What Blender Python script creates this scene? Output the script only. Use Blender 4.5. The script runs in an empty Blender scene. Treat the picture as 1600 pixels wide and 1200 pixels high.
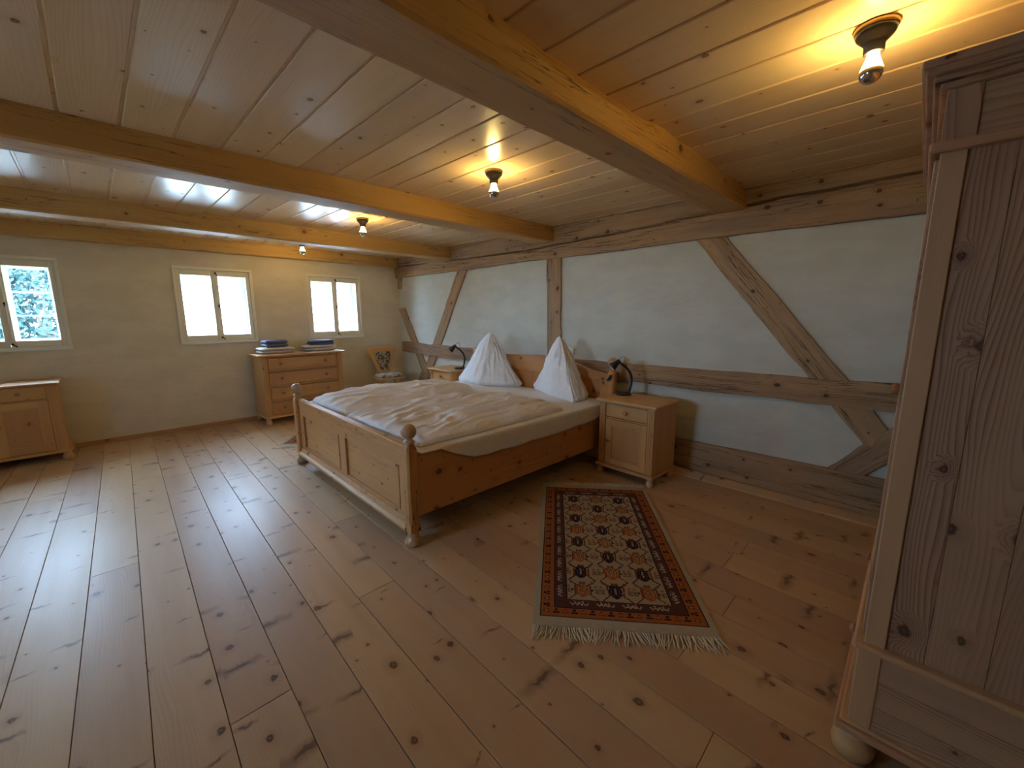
import bpy, bmesh, math, random
from mathutils import Vector, Matrix, noise
random.seed(7)
C = bpy.context.scene.collection
S = bpy.context.scene

# ------------------------------------------------------------------ camera
F_PX = 642.05
cd = bpy.data.cameras.new('camera'); cam = bpy.data.objects.new('camera', cd); C.objects.link(cam)
cd.sensor_width = 36.0; cd.lens = 36.0 * F_PX / 1600.0; cd.clip_start = 0.02
yaw, pit, rol = 0.780291299, 0.166965366, 0.00398246
fw = Vector((math.cos(yaw)*math.cos(pit), math.sin(yaw)*math.cos(pit), -math.sin(pit)))
rt = Vector((math.sin(yaw), -math.cos(yaw), 0)); dn = fw.cross(rt)
r2 = math.cos(rol)*rt + math.sin(rol)*dn; d2 = -math.sin(rol)*rt + math.cos(rol)*dn
cam.matrix_world = Matrix(((r2.x, -d2.x, -fw.x, 0), (r2.y, -d2.y, -fw.y, 0), (r2.z, -d2.z, -fw.z, 1.5), (0, 0, 0, 1)))
S.camera = cam

# ------------------------------------------------------------------ world, sun, portals, exposure
SKY = 32.0
w = bpy.data.worlds.new('world'); S.world = w; w.use_nodes = True
bg = w.node_tree.nodes['Background']; bg.inputs[0].default_value = (0.60, 0.75, 1.0, 1); bg.inputs[1].default_value = SKY
sl = bpy.data.lights.new('sun', 'SUN'); sl.energy = 9.0; sl.angle = 0.01; sl.color = (1.0, 0.95, 0.88)
so = bpy.data.objects.new('sun', sl); C.objects.link(so); so.rotation_euler = (math.radians(48), 0, math.radians(-12))
def portal(loc, rot, sx, sy):
    l = bpy.data.lights.new('portal', 'AREA'); l.shape = 'RECTANGLE'; l.size = sx; l.size_y = sy; l.cycles.is_portal = True
    o = bpy.data.objects.new('portal', l); C.objects.link(o); o.location = loc; o.rotation_euler = rot
S.view_settings.view_transform = 'Standard'; S.view_settings.look = 'None'
S.view_settings.gamma = 1.0; S.view_settings.use_curve_mapping = False
S.view_settings.exposure = 0.78
BULB = 150.0
ROOM = dict(x0=-2.8, x1=3.95, y0=-1.7, y1=6.82, zc=2.49)

# ------------------------------------------------------------------ node helpers
class NT:
    def __init__(s, name):
        s.m = bpy.data.materials.new(name); s.m.use_nodes = True; s.t = s.m.node_tree
        s.t.nodes.clear(); s.out = s.t.nodes.new('ShaderNodeOutputMaterial')
    def n(s, typ, **kw):
        nd = s.t.nodes.new(typ)
        for k, v in kw.items(): setattr(nd, k, v)
        return nd
    def put(s, sock, v):
        if v is None: return
        if isinstance(v, bpy.types.NodeSocket): s.t.links.new(v, sock)
        elif isinstance(v, tuple) and len(v) == 3 and sock.type == 'RGBA': sock.default_value = (*v, 1)
        else: sock.default_value = v
    def mt(s, op, a, b=None, c=None, clamp=False):
        nd = s.n('ShaderNodeMath', operation=op); nd.use_clamp = clamp
        for i, v in enumerate((a, b, c)): s.put(nd.inputs[i], v)
        return nd.outputs[0]
    def vec(s, x, y, z=0.0):
        nd = s.n('ShaderNodeCombineXYZ')
        for i, v in enumerate((x, y, z)): s.put(nd.inputs[i], v)
        return nd.outputs[0]
    def noise(s, vec, scale=1.0, detail=2.0, rough=0.5, dist=0.0):
        nd = s.n('ShaderNodeTexNoise', noise_dimensions='3D')
        s.put(nd.inputs['Vector'], vec); s.put(nd.inputs['Scale'], scale); s.put(nd.inputs['Detail'], detail)
        s.put(nd.inputs['Roughness'], rough); s.put(nd.inputs['Distortion'], dist)
        return nd.outputs['Fac']
    def mr(s, v, a, b, c=0.0, d=1.0, smooth=True):
        nd = s.n('ShaderNodeMapRange'); nd.interpolation_type = 'SMOOTHSTEP' if smooth else 'LINEAR'
        for i, x in enumerate((v, a, b, c, d)): s.put(nd.inputs[i], x)
        return nd.outputs[0]
    def mix(s, f, a, b, mode='MIX'):
        nd = s.n('ShaderNodeMix', data_type='RGBA', blend_type=mode)
        s.put(nd.inputs[0], f); s.put(nd.inputs[6], a); s.put(nd.inputs[7], b)
        return nd.outputs[2]
    def bsdf(s, col, rough=0.5, spec=0.5, bump=None, bs=0.2, bd=0.01, metal=0.0, **kw):
        b = s.n('ShaderNodeBsdfPrincipled'); s.put(b.inputs['Base Color'], col); s.put(b.inputs['Roughness'], rough)
        s.put(b.inputs['Specular IOR Level'], spec); s.put(b.inputs['Metallic'], metal)
        for k, v in kw.items(): s.put(b.inputs[k], v)
        if bump is not None:
            bn = s.n('ShaderNodeBump'); bn.inputs['Strength'].default_value = bs; bn.inputs['Distance'].default_value = bd
            s.put(bn.inputs['Height'], bump); s.t.links.new(bn.outputs[0], b.inputs['Normal'])
        s.t.links.new(b.outputs[0], s.out.inputs[0]); return s.m

def pine(name, light, dark, knotc, ring=22.0, ringamt=0.45, cell=(0.34, 0.10), thr=0.45, rmax=0.017, rough=0.4, spec=0.5,
         tint=0.25, spike=0.0, cracks=0.0, bend=2.2, bs=0.15, wob=1.3, grey=None, fib=0.25, roughvar=0.1, knotmix=0.9):
    s = NT(name)
    uvn = s.n('ShaderNodeUVMap'); uvn.uv_map = 'UVMap'
    sp = s.n('ShaderNodeSeparateXYZ'); s.t.links.new(uvn.outputs[0], sp.inputs[0]); u, v = sp.outputs[0], sp.outputs[1]
    def knots(cu, cv, rm, th, off, ex):
        vo = s.n('ShaderNodeTexVoronoi', voronoi_dimensions='2D', feature='F1'); vo.inputs['Scale'].default_value = 1; vo.inputs['Randomness'].default_value = 0.8
        su = s.mt('ADD', s.mt('DIVIDE', u, cu), off); sv = s.mt('DIVIDE', v, cv)
        s.put(vo.inputs['Vector'], s.vec(su, sv))
        pp = s.n('ShaderNodeSeparateXYZ'); s.t.links.new(vo.outputs['Position'], pp.inputs[0])
        cc = s.n('ShaderNodeSeparateColor'); s.t.links.new(vo.outputs['Color'], cc.inputs[0])
        wp = s.noise(s.vec(s.mt('MULTIPLY', u, 9), s.mt('MULTIPLY', v, 22), off), 1, 2); du = s.mt('MULTIPLY_ADD', s.mt('SUBTRACT', su, pp.outputs[0]), cu*ex[0], s.mt('MULTIPLY', s.mt('SUBTRACT', wp, 0.5), 0.10 if off else 0.02)); dv = s.mt('MULTIPLY', s.mt('SUBTRACT', sv, pp.outputs[1]), cv*ex[1])
        d = s.mt('SQRT', s.mt('ADD', s.mt('MULTIPLY', du, du), s.mt('MULTIPLY', dv, dv)))
        wb = s.noise(s.vec(s.mt('MULTIPLY', u, 60), s.mt('MULTIPLY', v, 60)), 1, 2)
        d = s.mt('ADD', d, s.mt('MULTIPLY', s.mt('SUBTRACT', wb, 0.5), rm*0.6))
        r = s.mt('MULTIPLY_ADD', s.mt('POWER', cc.outputs[0], 1.8), rm*0.85, rm*0.18)
        on = s.mt('GREATER_THAN', cc.outputs[1], th)
        q = s.mt('DIVIDE', d, r)
        k = s.mt('MULTIPLY', on, s.mr(q, 1.15, 0.75))
        halo = s.mt('MULTIPLY', on, s.mr(q, 3.6, 0.6))
        return k, halo, q
    k, halo, q = knots(cell[0], cell[1], rmax, thr, 0.0, (0.8, 1.0))
    big = s.noise(s.vec(s.mt('MULTIPLY', u, 0.7), s.mt('MULTIPLY', v, 4.5)), 1, 2, 0.5)
    med = s.noise(s.vec(s.mt('MULTIPLY', u, 3.0), s.mt('MULTIPLY', v, 14)), 1, 2, 0.5)
    ph = s.mt('ADD', s.mt('MULTIPLY', v, ring), s.mt('MULTIPLY', big, wob*ring*0.22))
    ph = s.mt('ADD', ph, s.mt('MULTIPLY', med, 0.7)); ph = s.mt('ADD', ph, s.mt('MULTIPLY', halo, bend))
    fr = s.mt('FRACT', ph)
    ln = s.mt('MULTIPLY', s.mt('POWER', fr, 2.2), s.mr(fr, 1.0, 0.93)); ln = s.mt('MULTIPLY', ln, s.mr(s.noise(s.vec(s.mt('MULTIPLY', u, 0.9), s.mt('MULTIPLY', v, 8), 5.5), 1, 2), 0.36, 0.62, 0.2, 1.0))
    fb = s.noise(s.vec(s.mt('MULTIPLY', u, 7), s.mt('MULTIPLY', v, 260)), 1, 3, 0.6)
    tone = s.noise(s.vec(s.mt('MULTIPLY', u, 0.9), s.mt('MULTIPLY', v, 9)), 1, 3, 0.55)
    f = s.mt('MULTIPLY_ADD', ln, ringamt, s.mt('MULTIPLY', s.mt('SUBTRACT', fb, 0.5), fib))
    f = s.mt('ADD', f, s.mt('MULTIPLY', s.mt('SUBTRACT', tone, 0.45), 0.7))
    f = s.mt('ADD', f, s.mt('MULTIPLY', halo, 0.30), clamp=True)
    col = s.mix(f, light, dark)
    if grey: 
        g = s.noise(s.vec(s.mt('MULTIPLY', u, 1.3), s.mt('MULTIPLY', v, 5), 3.3), 1, 4, 0.6)
        col = s.mix(s.mr(g, 0.35, 0.7), col, grey)
    if spike:
        k2, h2, q2 = knots(0.50, 0.19, 0.024, 1-spike, 7.3, (1.7, 0.34))
        col = s.mix(s.mt('MULTIPLY', h2, 0.42), col, knotc); col = s.mix(s.mt('MULTIPLY', k2, 0.55), col, knotc)
    kc = s.mix(s.mr(s.mt('SINE', s.mt('MULTIPLY', q, 9)), -1, 1, 0.0, 0.55), knotc, dark)
    col = s.mix(s.mt('MULTIPLY', k, knotmix), col, kc)
    hgt = s.mt('MULTIPLY', ln, -0.5)
    if cracks:
        cr = s.noise(s.vec(s.mt('MULTIPLY', u, 0.7), s.mt('MULTIPLY', v, 24), 1.7), 1, 4, 0.65, 0.3)
        ck = s.mt('MULTIPLY', s.mr(s.mt('ABSOLUTE', s.mt('SUBTRACT', cr, 0.52)), 0.014, 0.0), s.mr(s.noise(s.vec(s.mt('MULTIPLY', u, 1.1), s.mt('MULTIPLY', v, 6), 9.1), 1, 2), 0.50-0.1*cracks, 0.62))
        col = s.mix(s.mt('MULTIPLY', ck, 0.85), col, (0.02, 0.012, 0.008)); hgt = s.mt('SUBTRACT', hgt, s.mt('MULTIPLY', ck, 4.0))
    at = s.n('ShaderNodeAttribute'); at.attribute_name = 'tint'
    val = s.mt('MULTIPLY_ADD', at.outputs['Fac'], tint*2, 1-tint)
    hs = s.n('ShaderNodeHueSaturation'); s.put(hs.inputs['Color'], col); s.put(hs.inputs['Value'], val)
    s.put(hs.inputs['Hue'], s.mt('MULTIPLY_ADD', at.outputs['Fac'], 0.012, 0.494))
    rg = s.mt('MULTIPLY_ADD', tone, roughvar, rough-roughvar/2)
    return s.bsdf(hs.outputs[0], rg, spec, hgt, bs, 0.002)

M = {}
M['floor'] = pine('pine_floor', (0.55, 0.35, 0.195), (0.34, 0.175, 0.085), (0.06, 0.024, 0.014), ring=105, ringamt=0.26, cell=(0.30, 0.10), thr=0.52, rmax=0.020, rough=0.40, spec=0.38, tint=0.12, spike=0.6, bs=0.06, fib=0.14, wob=0.8, bend=2.0)
M['ceil'] = pine('pine_ceiling', (0.82, 0.61, 0.36), (0.58, 0.37, 0.18), (0.14, 0.06, 0.025), ring=75, ringamt=0.34, cell=(0.30, 0.12), thr=0.48, rmax=0.016, rough=0.25, spec=0.42, tint=0.07, bs=0.02, fib=0.12, roughvar=0.0, wob=0.7, bend=1.5)
M['beam'] = pine('beam_pine', (0.62, 0.36, 0.11), (0.38, 0.175, 0.045), (0.07, 0.028, 0.012), ring=90, ringamt=0.55, cell=(0.45, 0.15), thr=0.5, rmax=0.022, rough=0.55, tint=0.06, cracks=0.8, bs=0.2, wob=0.9)
M['old'] = pine('old_timber', (0.46, 0.295, 0.155), (0.19, 0.105, 0.05), (0.045, 0.022, 0.014), ring=80, ringamt=0.6, cell=(0.36, 0.12), thr=0.4, rmax=0.020, rough=0.75, spec=0.25, tint=0.10, cracks=1.6, bs=0.8, grey=(0.30, 0.20, 0.13), wob=0.9)
M['furn'] = pine('furniture_pine', (0.62, 0.34, 0.125), (0.40, 0.175, 0.055), (0.10, 0.032, 0.012), ring=90, ringamt=0.38, cell=(0.26, 0.12), thr=0.58, rmax=0.013, rough=0.40, tint=0.1, bs=0.05, wob=0.8)
M['bedp'] = pine('bed_pine', (0.57, 0.27, 0.092), (0.35, 0.135, 0.040), (0.04, 0.016, 0.010), ring=75, ringamt=0.42, cell=(0.20, 0.12), thr=0.36, rmax=0.021, rough=0.40, tint=0.1, cracks=0.25, bs=0.08, wob=0.8)
M['ward'] = pine('wardrobe_pine', (0.50, 0.30, 0.175), (0.21, 0.095, 0.05), (0.055, 0.022, 0.015), ring=80, ringamt=0.95, cell=(0.30, 0.15), thr=0.25, rmax=0.030, rough=0.5, tint=0.1, bs=0.12, bend=4.0, wob=1.1)
M['wardl'] = pine('wardrobe_pale_pine', (0.57, 0.325, 0.165), (0.42, 0.21, 0.09), (0.10, 0.045, 0.02), ring=120, ringamt=0.25, cell=(0.5, 0.12), thr=0.7, rmax=0.014, rough=0.5, tint=0.08, bs=0.08, wob=0.3)
M['base'] = pine('baseboard_pine', (0.42, 0.22, 0.09), (0.28, 0.13, 0.05), (0.09, 0.04, 0.02), ring=60, ringamt=0.25, thr=0.8, rough=0.5)
M['turn'] = pine('turned_pine', (0.50, 0.29, 0.14), (0.34, 0.18, 0.08), (0.10, 0.045, 0.02), ring=90, ringamt=0.35, thr=0.95, rough=0.33, spec=0.6, bs=0.05)
M['knob'] = pine('dark_knob_pine', (0.40, 0.19, 0.075), (0.22, 0.09, 0.035), (0.10, 0.045, 0.02), ring=90, ringamt=0.35, thr=0.95, rough=0.3, spec=0.6, bs=0.05)

def simple(name, col, rough=0.5, spec=0.5, metal=0.0, **kw):
    s = NT(name); return s.bsdf(col, rough, spec, metal=metal, **kw)
def plaster(name, c1, c2, sc=3.0):
    s = NT(name); tc = s.n('ShaderNodeTexCoord'); sp = s.n('ShaderNodeSeparateXYZ'); s.t.links.new(tc.outputs['Object'], sp.inputs[0])
    vv = s.vec(sp.outputs[0], sp.outputs[1], s.mt('MULTIPLY', sp.outputs[2], 2.2))
    a = s.noise(vv, sc, 4, 0.6); b = s.noise(vv, 42, 4, 0.65); c = s.noise(vv, 9, 3, 0.5)
    col = s.mix(s.mr(a, 0.35, 0.65), c1, c2)
    h = s.mt('ADD', s.mt('MULTIPLY', b, 0.35), c)
    return s.bsdf(col, 0.9, 0.15, h, 0.35, 0.012)
M['wallw'] = plaster('window_wall_plaster', (0.76, 0.68, 0.53), (0.70, 0.62, 0.47))
M['wallt'] = plaster('panel_plaster', (0.60, 0.60, 0.53), (0.55, 0.55, 0.48))
M['cream'] = simple('cream_paint', (0.84, 0.79, 0.64), 0.35)
M['white'] = simple('white_paint', (0.80, 0.82, 0.82), 0.4)
M['iron'] = simple('dark_iron', (0.03, 0.025, 0.02), 0.45, metal=0.6)
M['black'] = simple('black_plastic', (0.012, 0.012, 0.014), 0.35)
M['red'] = simple('red_cable', (0.42, 0.07, 0.03), 0.5)
M['bake'] = simple('dark_bakelite', (0.012, 0.009, 0.008), 0.3)
M['brass'] = simple('aged_brass', (0.42, 0.27, 0.10), 0.35, metal=0.7)
M['mirror'] = simple('silvered_glass', (0.62, 0.62, 0.64), 0.12, metal=1.0)
M['gap'] = simple('dark_gap', (0.10, 0.05, 0.025), 0.9)
M['outwhite'] = simple('outdoor_render', (0.85, 0.84, 0.80), 0.9)
M['slate'] = simple('outdoor_roof', (0.07, 0.065, 0.07), 0.8)
M['grass'] = simple('outdoor_gravel', (0.36, 0.35, 0.33), 0.9)
M['bark'] = simple('outdoor_bark', (0.12, 0.08, 0.05), 0.9)
def cloth(name, c, sc=500, bs=0.15, rough=0.9, c2=None):
    s = NT(name); tc = s.n('ShaderNodeTexCoord'); a = s.noise(tc.outputs['Object'], sc, 2)
    b = s.noise(tc.outputs['Object'], 40, 3)
    return s.bsdf(s.mix(s.mr(b, 0.3, 0.7), c, c2 or tuple(x*0.92 for x in c)), rough, 0.2, a, bs, 0.002, **{'Sheen Weight': 0.1})
M['linen'] = cloth('white_linen', (0.87, 0.84, 0.83)); M['sheet'] = cloth('white_sheet', (0.78, 0.75, 0.72)); M['pillow'] = cloth('white_pillowcase', (0.84, 0.84, 0.85))
M['tlight'] = cloth('pale_terry', (0.66, 0.62, 0.60), 220, 0.5); M['tdark'] = cloth('slate_terry', (0.14, 0.155, 0.25), 220, 0.5)
M['fringe'] = cloth('wool_fringe', (0.72, 0.62, 0.44), 300)
def leafmat():
    s = NT('outdoor_leaves'); tc = s.n('ShaderNodeTexCoord'); a = s.noise(tc.outputs['Object'], 3, 4)
    return s.bsdf(s.mix(s.mr(a, 0.3, 0.7), (0.005, 0.022, 0.02), (0.02, 0.055, 0.045)), 0.8)
M['leaf'] = leafmat()
def floral():
    s = NT('floral_upholstery'); tc = s.n('ShaderNodeTexCoord')
    a = s.noise(tc.outputs['Object'], 14, 3, 0.5, 1.2); b = s.noise(tc.outputs['Object'], 23, 2, 0.5, 1.0)
    vo = s.n('ShaderNodeTexVoronoi'); s.t.links.new(tc.outputs['Object'], vo.inputs['Vector']); vo.inputs['Scale'].default_value = 13
    col = s.mix(s.mr(a, 0.5, 0.56), (0.42, 0.36, 0.24), (0.09, 0.07, 0.055))
    col = s.mix(s.mr(b, 0.58, 0.63), col, (0.16, 0.10, 0.09))
    col = s.mix(s.mr(vo.outputs['Distance'], 0.22, 0.12), col, (0.40, 0.34, 0.30))
    return s.bsdf(col, 0.9, 0.2)
M['floral'] = floral()
def floral2():
    s = NT('pale_floral_upholstery'); tc = s.n('ShaderNodeTexCoord')
    a = s.noise(tc.outputs['Object'], 18, 3, 0.5, 1.2)
    return s.bsdf(s.mix(s.mr(a, 0.48, 0.58), (0.50, 0.46, 0.38), (0.16, 0.14, 0.14)), 0.85, 0.2)
M['floral2'] = floral2()
def glassm():
    s = NT('window_glass'); t = s.n('ShaderNodeBsdfTransparent'); t.inputs[0].default_value = (0.93, 0.98, 1.0, 1); g = s.n('ShaderNodeBsdfGlossy'); g.inputs['Roughness'].default_value = 0.02
    lw = s.n('ShaderNodeLayerWeight'); lw.inputs[0].default_value = 0.12
    mx = s.n('ShaderNodeMixShader'); s.t.links.new(s.mt('MULTIPLY', lw.outputs['Fresnel'], 0.8), mx.inputs[0]); s.t.links.new(t.outputs[0], mx.inputs[1]); s.t.links.new(g.outputs[0], mx.inputs[2])
    s.t.links.new(mx.outputs[0], s.out.inputs[0]); return s.m
M['glass'] = glassm()
def emis(name, col, st):
    s = NT(name); e = s.n('ShaderNodeEmission'); e.inputs[0].default_value = (*col, 1); e.inputs[1].default_value = st
    s.t.links.new(e.outputs[0], s.out.inputs[0]); return s.m
M['glow'] = emis('lit_bulb_glass', (1.0, 0.69, 0.22), BULB)
def vcol():
    s = NT('rug_wool'); a = s.n('ShaderNodeAttribute'); a.attribute_name = 'Col'; tc = s.n('ShaderNodeTexCoord')
    n = s.noise(tc.outputs['Object'], 260, 2); c = s.mix(s.mr(n, 0.2, 0.8), a.outputs['Color'], (0.0, 0.0, 0.0))
    c = s.mix(0.3, a.outputs['Color'], c)
    return s.bsdf(c, 0.95, 0.1, n, 0.6, 0.003)
M['rug'] = vcol()

# ------------------------------------------------------------------ mesh builder
class MB:
    def __init__(s): s.v = []; s.f = []; s.uv = []; s.sm = []; s.t = []
    def piece(s, vs, fs, grain=(1, 0, 0), smooth=False, tint=None, snap=False, wdir=None):
        o = len(s.v); g = Vector(grain).normalized(); vs = [Vector(p) for p in vs]
        ru, rv = random.uniform(0, 60), random.uniform(0, 60); t = random.random() if tint is None else tint
        s.v += vs; s.t += [t]*len(vs)
        for f in fs:
            n = Vector((0, 0, 0)); L = len(f)
            for i in range(L): 
                a, b = vs[f[i]], vs[f[(i+1) % L]]; n += a.cross(b)
            if n.length < 1e-12: n = Vector((0, 0, 1))
            n.normalize()
            if snap: k_ = max(range(3), key=lambda i: abs(n[i])); n = Vector([1.0 if i == k_ else 0.0 for i in range(3)])
            w_ = n.cross(g)
            if wdir is not None: w_ = Vector(wdir)
            if w_.length < 0.35:
                a1 = Vector((0, 0, 1)) if abs(n.z) < 0.8 else Vector((1, 0, 0)); w_ = n.cross(a1).normalized(); gg = w_.cross(n)*0.15
            else:
                w_.normalize(); gg = g
            ax = max(range(3), key=lambda i: abs(w_[i]))
            if w_[ax] < 0: w_ = -w_
            s.uv.append([(vs[i].dot(gg)+ru, vs[i].dot(w_)+rv) for i in f]); s.f.append([i+o for i in f]); s.sm.append(smooth)
        return s
    def box(s, x0, x1, y0, y1, z0, z1, g='x', tint=None):
        vs = [(x, y, z) for z in (z0, z1) for y in (y0, y1) for x in (x0, x1)]
        fs = [(0, 2, 3, 1), (4, 5, 7, 6), (0, 1, 5, 4), (2, 6, 7, 3), (0, 4, 6, 2), (1, 3, 7, 5)]
        gr = {'x': (1, 0, 0), 'y': (0, 1, 0), 'z': (0, 0, 1)}[g] if isinstance(g, str) else g
        return s.piece(vs, fs, gr, tint=tint)
    def prism(s, pts, ax, t0, t1, g=(0, 0, 1), smooth=False, tint=None):
        # pts: 2D polygon in the two axes other than ax
        def mk(p, t): q = list(p); q.insert(ax, t); return q
        n = len(pts); vs = [mk(p, t0) for p in pts] + [mk(p, t1) for p in pts]
        fs = [tuple(range(n-1, -1, -1)), tuple(range(n, 2*n))] + [(i, (i+1) % n, (i+1) % n+n, i+n) for i in range(n)]
        a = sum(pts[i][0]*pts[(i+1) % n][1]-pts[(i+1) % n][0]*pts[i][1] for i in range(n))
        if (a < 0) != (ax == 1): fs = [tuple(reversed(f)) for f in fs]
        return s.piece(vs, fs, g, smooth, tint)
    def lathe(s, prof, c=(0, 0, 0), ax='z', n=28, g=None, smooth=True, tint=None):
        vs = []; c = Vector(c)
        for r, h in prof:
            for k in range(n):
                a = 2*math.pi*k/n; p = (r*math.cos(a), r*math.sin(a), h)
                if ax == 'x': p = (p[2], p[0], p[1])
                if ax == 'y': p = (p[1], p[2], p[0])
                vs.append(c+Vector(p))
        m = len(prof); fs = [(i*n+k, i*n+(k+1) % n, (i+1)*n+(k+1) % n, (i+1)*n+k) for i in range(m-1) for k in range(n)]
        fs += [tuple(range(n-1, -1, -1)), tuple((m-1)*n+k for k in range(n))]
        gg = g or {'z': (0, 0, 1), 'x': (1, 0, 0), 'y': (0, 1, 0)}[ax]
        return s.piece(vs, fs, gg, smooth, tint)
    def tube(s, path, r, n=8, g=(1, 0, 0)):
        P = [Vector(p) for p in path]; vs = []; m = len(P); up = Vector((0.13, 0.21, 0.97))
        for i, p in enumerate(P):
            t = (P[min(i+1, m-1)]-P[max(i-1, 0)]).normalized()
            if abs(t.dot(up)) > 0.95: up = Vector((0.97, 0.2, 0.1))
            a = t.cross(up).normalized(); b = a.cross(t); rr = r[i] if isinstance(r, (list, tuple)) else r
            up = b
            for k in range(n): vs.append(p+a*rr*math.cos(2*math.pi*k/n)+b*rr*math.sin(2*math.pi*k/n))
        fs = [(i*n+(k+1) % n, i*n+k, (i+1)*n+k, (i+1)*n+(k+1) % n) for i in range(m-1) for k in range(n)]
        fs += [tuple(range(n)), tuple((m-1)*n+k for k in range(n-1, -1, -1))]
        return s.piece(vs, fs, g, True)
    def build(s, name, mat, parent=None, bevel=0.0, seg=2, loc=None, rz=0.0, col=None):
        me = bpy.data.meshes.new(name); me.from_pydata([tuple(v) for v in s.v], [], s.f)
        uvl = me.uv_layers.new(name='UVMap'); uvl.data.foreach_set('uv', [c for f in s.uv for p in f for c in p])
        me.polygons.foreach_set('use_smooth', s.sm)
        at = me.attributes.new('tint', 'FLOAT', 'POINT'); at.data.foreach_set('value', s.t)
        me.materials.append(mat); me.update()
        o = bpy.data.objects.new(name, me); C.objects.link(o)
        if parent: o.parent = parent
        if loc is not None: o.location = loc
        o.rotation_euler[2] = rz
        if bevel:
            b = o.modifiers.new('bevel', 'BEVEL'); b.width = bevel; b.segments = seg; b.limit_method = 'ANGLE'; b.angle_limit = math.radians(40); b.harden_normals = False
        return o
def thing(name, label, cat, loc=(0, 0, 0), rz=0.0, group=None):
    o = bpy.data.objects.new(name, None); C.objects.link(o); o.location = loc; o.rotation_euler = (0, 0, rz); o.empty_display_size = 0.1
    o['label'] = label; o['category'] = cat
    if group: o['group'] = group
    return o
def tag(o, label, cat, group=None):
    o['label'] = label; o['category'] = cat
    if group: o['group'] = group
    return o
def struct(o): o['kind'] = 'structure'; return o
def copy_tree(o, parent=None):
    c = o.copy(); C.objects.link(c); c.parent = parent
    for ch in list(o.children): copy_tree(ch, c)
    return c

# ------------------------------------------------------------------ room shell
x0, x1, y0, y1, zc = ROOM['x0'], ROOM['x1'], ROOM['y0'], ROOM['y1'], ROOM['zc']
SK = 0.035                                    # floor boards run slightly askew
def fx(u_, y): return u_ + SK*(y-2.0)
m = MB(); pitch = 0.2125; base = -0.0185-0.2125*14
joints = {13: [3.28, 0.2], 15: [1.66, 4.9], 14: [5.0], 18: [1.99, 5.9], 20: [0.37, 3.9], 22: [0.6, 3.3], 24: [0.55, 4.5], 26: [0.69], 12: [4.4], 16: [5.58, -0.6], 17: [-0.4, 4.4], 11: [2.2, 5.0], 10: [3.9], 19: [-0.3, 2.9], 21: [2.8], 23: [1.7], 25: [2.4]}
for k in range(-1, 33):
    a = base+k*pitch; b = a+pitch-0.0026; cuts = [y0-0.2]+sorted(joints.get(k, [random.uniform(0, 5)]))+[y1+0.2]
    for c0, c1 in zip(cuts, cuts[1:]):
        p = [(fx(a, c0), c0), (fx(b, c0), c0), (fx(b, c1-.002), c1-.002), (fx(a, c1-.002), c1-.002)]
        m.prism(p, 2, -0.02, 0.0, g=(SK, 1, 0))
struct(m.build('floor', M['floor'], bevel=0.0016, seg=1))
m = MB(); m.box(x0-0.3, x1+0.4, y0-0.3, y1+0.4, -0.06, -0.0205); struct(m.build('floor_underlay', M['gap']))
# ceiling boards
m = MB(); cp = 0.2225
for k in range(-14, 20):
    a = 0.005+k*cp+0.006; m.box(a, a+cp-0.0125, y0-0.1, y1+0.1, zc, zc+0.02, 'y')
m.box(x0-0.2, x1+0.3, y0-0.2, y1+0.2, zc+0.007, zc+0.05, 'y', tint=0.4)
struct(m.build('ceiling', M['ceil'], bevel=0.004, seg=1))
# window wall
WINS = [(-1.075, -0.183), (0.785, 1.668), (2.385, 3.262)]; WZ0, WZ1 = 1.14, 2.135; TR = 0.035
def wall_with_holes(m, a0, a1, holes, z0, z1, zt, mk):
    cur = a0
    for h0, h1 in holes:
        mk(cur, h0, 0, zt); mk(h0, h1, 0, z0); mk(h0, h1, z1, zt); cur = h1
    mk(cur, a1, 0, zt)
m = MB(); hs = [(a+TR, b-TR) for a, b in WINS]
wall_with_holes(m, x0-0.3, x1+0.4, hs, WZ0+TR, WZ1-TR, zc+0.05, lambda a, b, c, d: m.box(a, b, y1, y1+0.34, c, d))
struct(m.build('wall_back', M['wallw']))
LW = [(2.45, 3.35)]
m = MB(); wall_with_holes(m, y0-0.3, y1+0.34, [(a+TR, b-TR) for a, b in LW], WZ0+TR, WZ1-TR, zc+0.05, lambda a, b, c, d: m.box(x0-0.34, x0, a, b, c, d))
struct(m.build('wall_left', M['wallw']))
m = MB(); m.box(x0-0.3, x1+0.4, y0-0.3, y0, 0, zc+0.05); struct(m.build('wall_front', M['wallw']))
# timber wall: front plane of timbers x = 3.83 + 0.0176 y
def XF(y): return 3.83+0.0176*y
m = MB()
ya, yb = y0-0.3, y1+0.1
m.prism([(XF(ya)+0.028, ya), (XF(yb)+0.028, yb), (XF(yb)+0.35, yb), (XF(ya)+0.35, ya)], 2, 0, zc+0.05)
struct(m.build('wall_right', M['wallt']))

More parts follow.
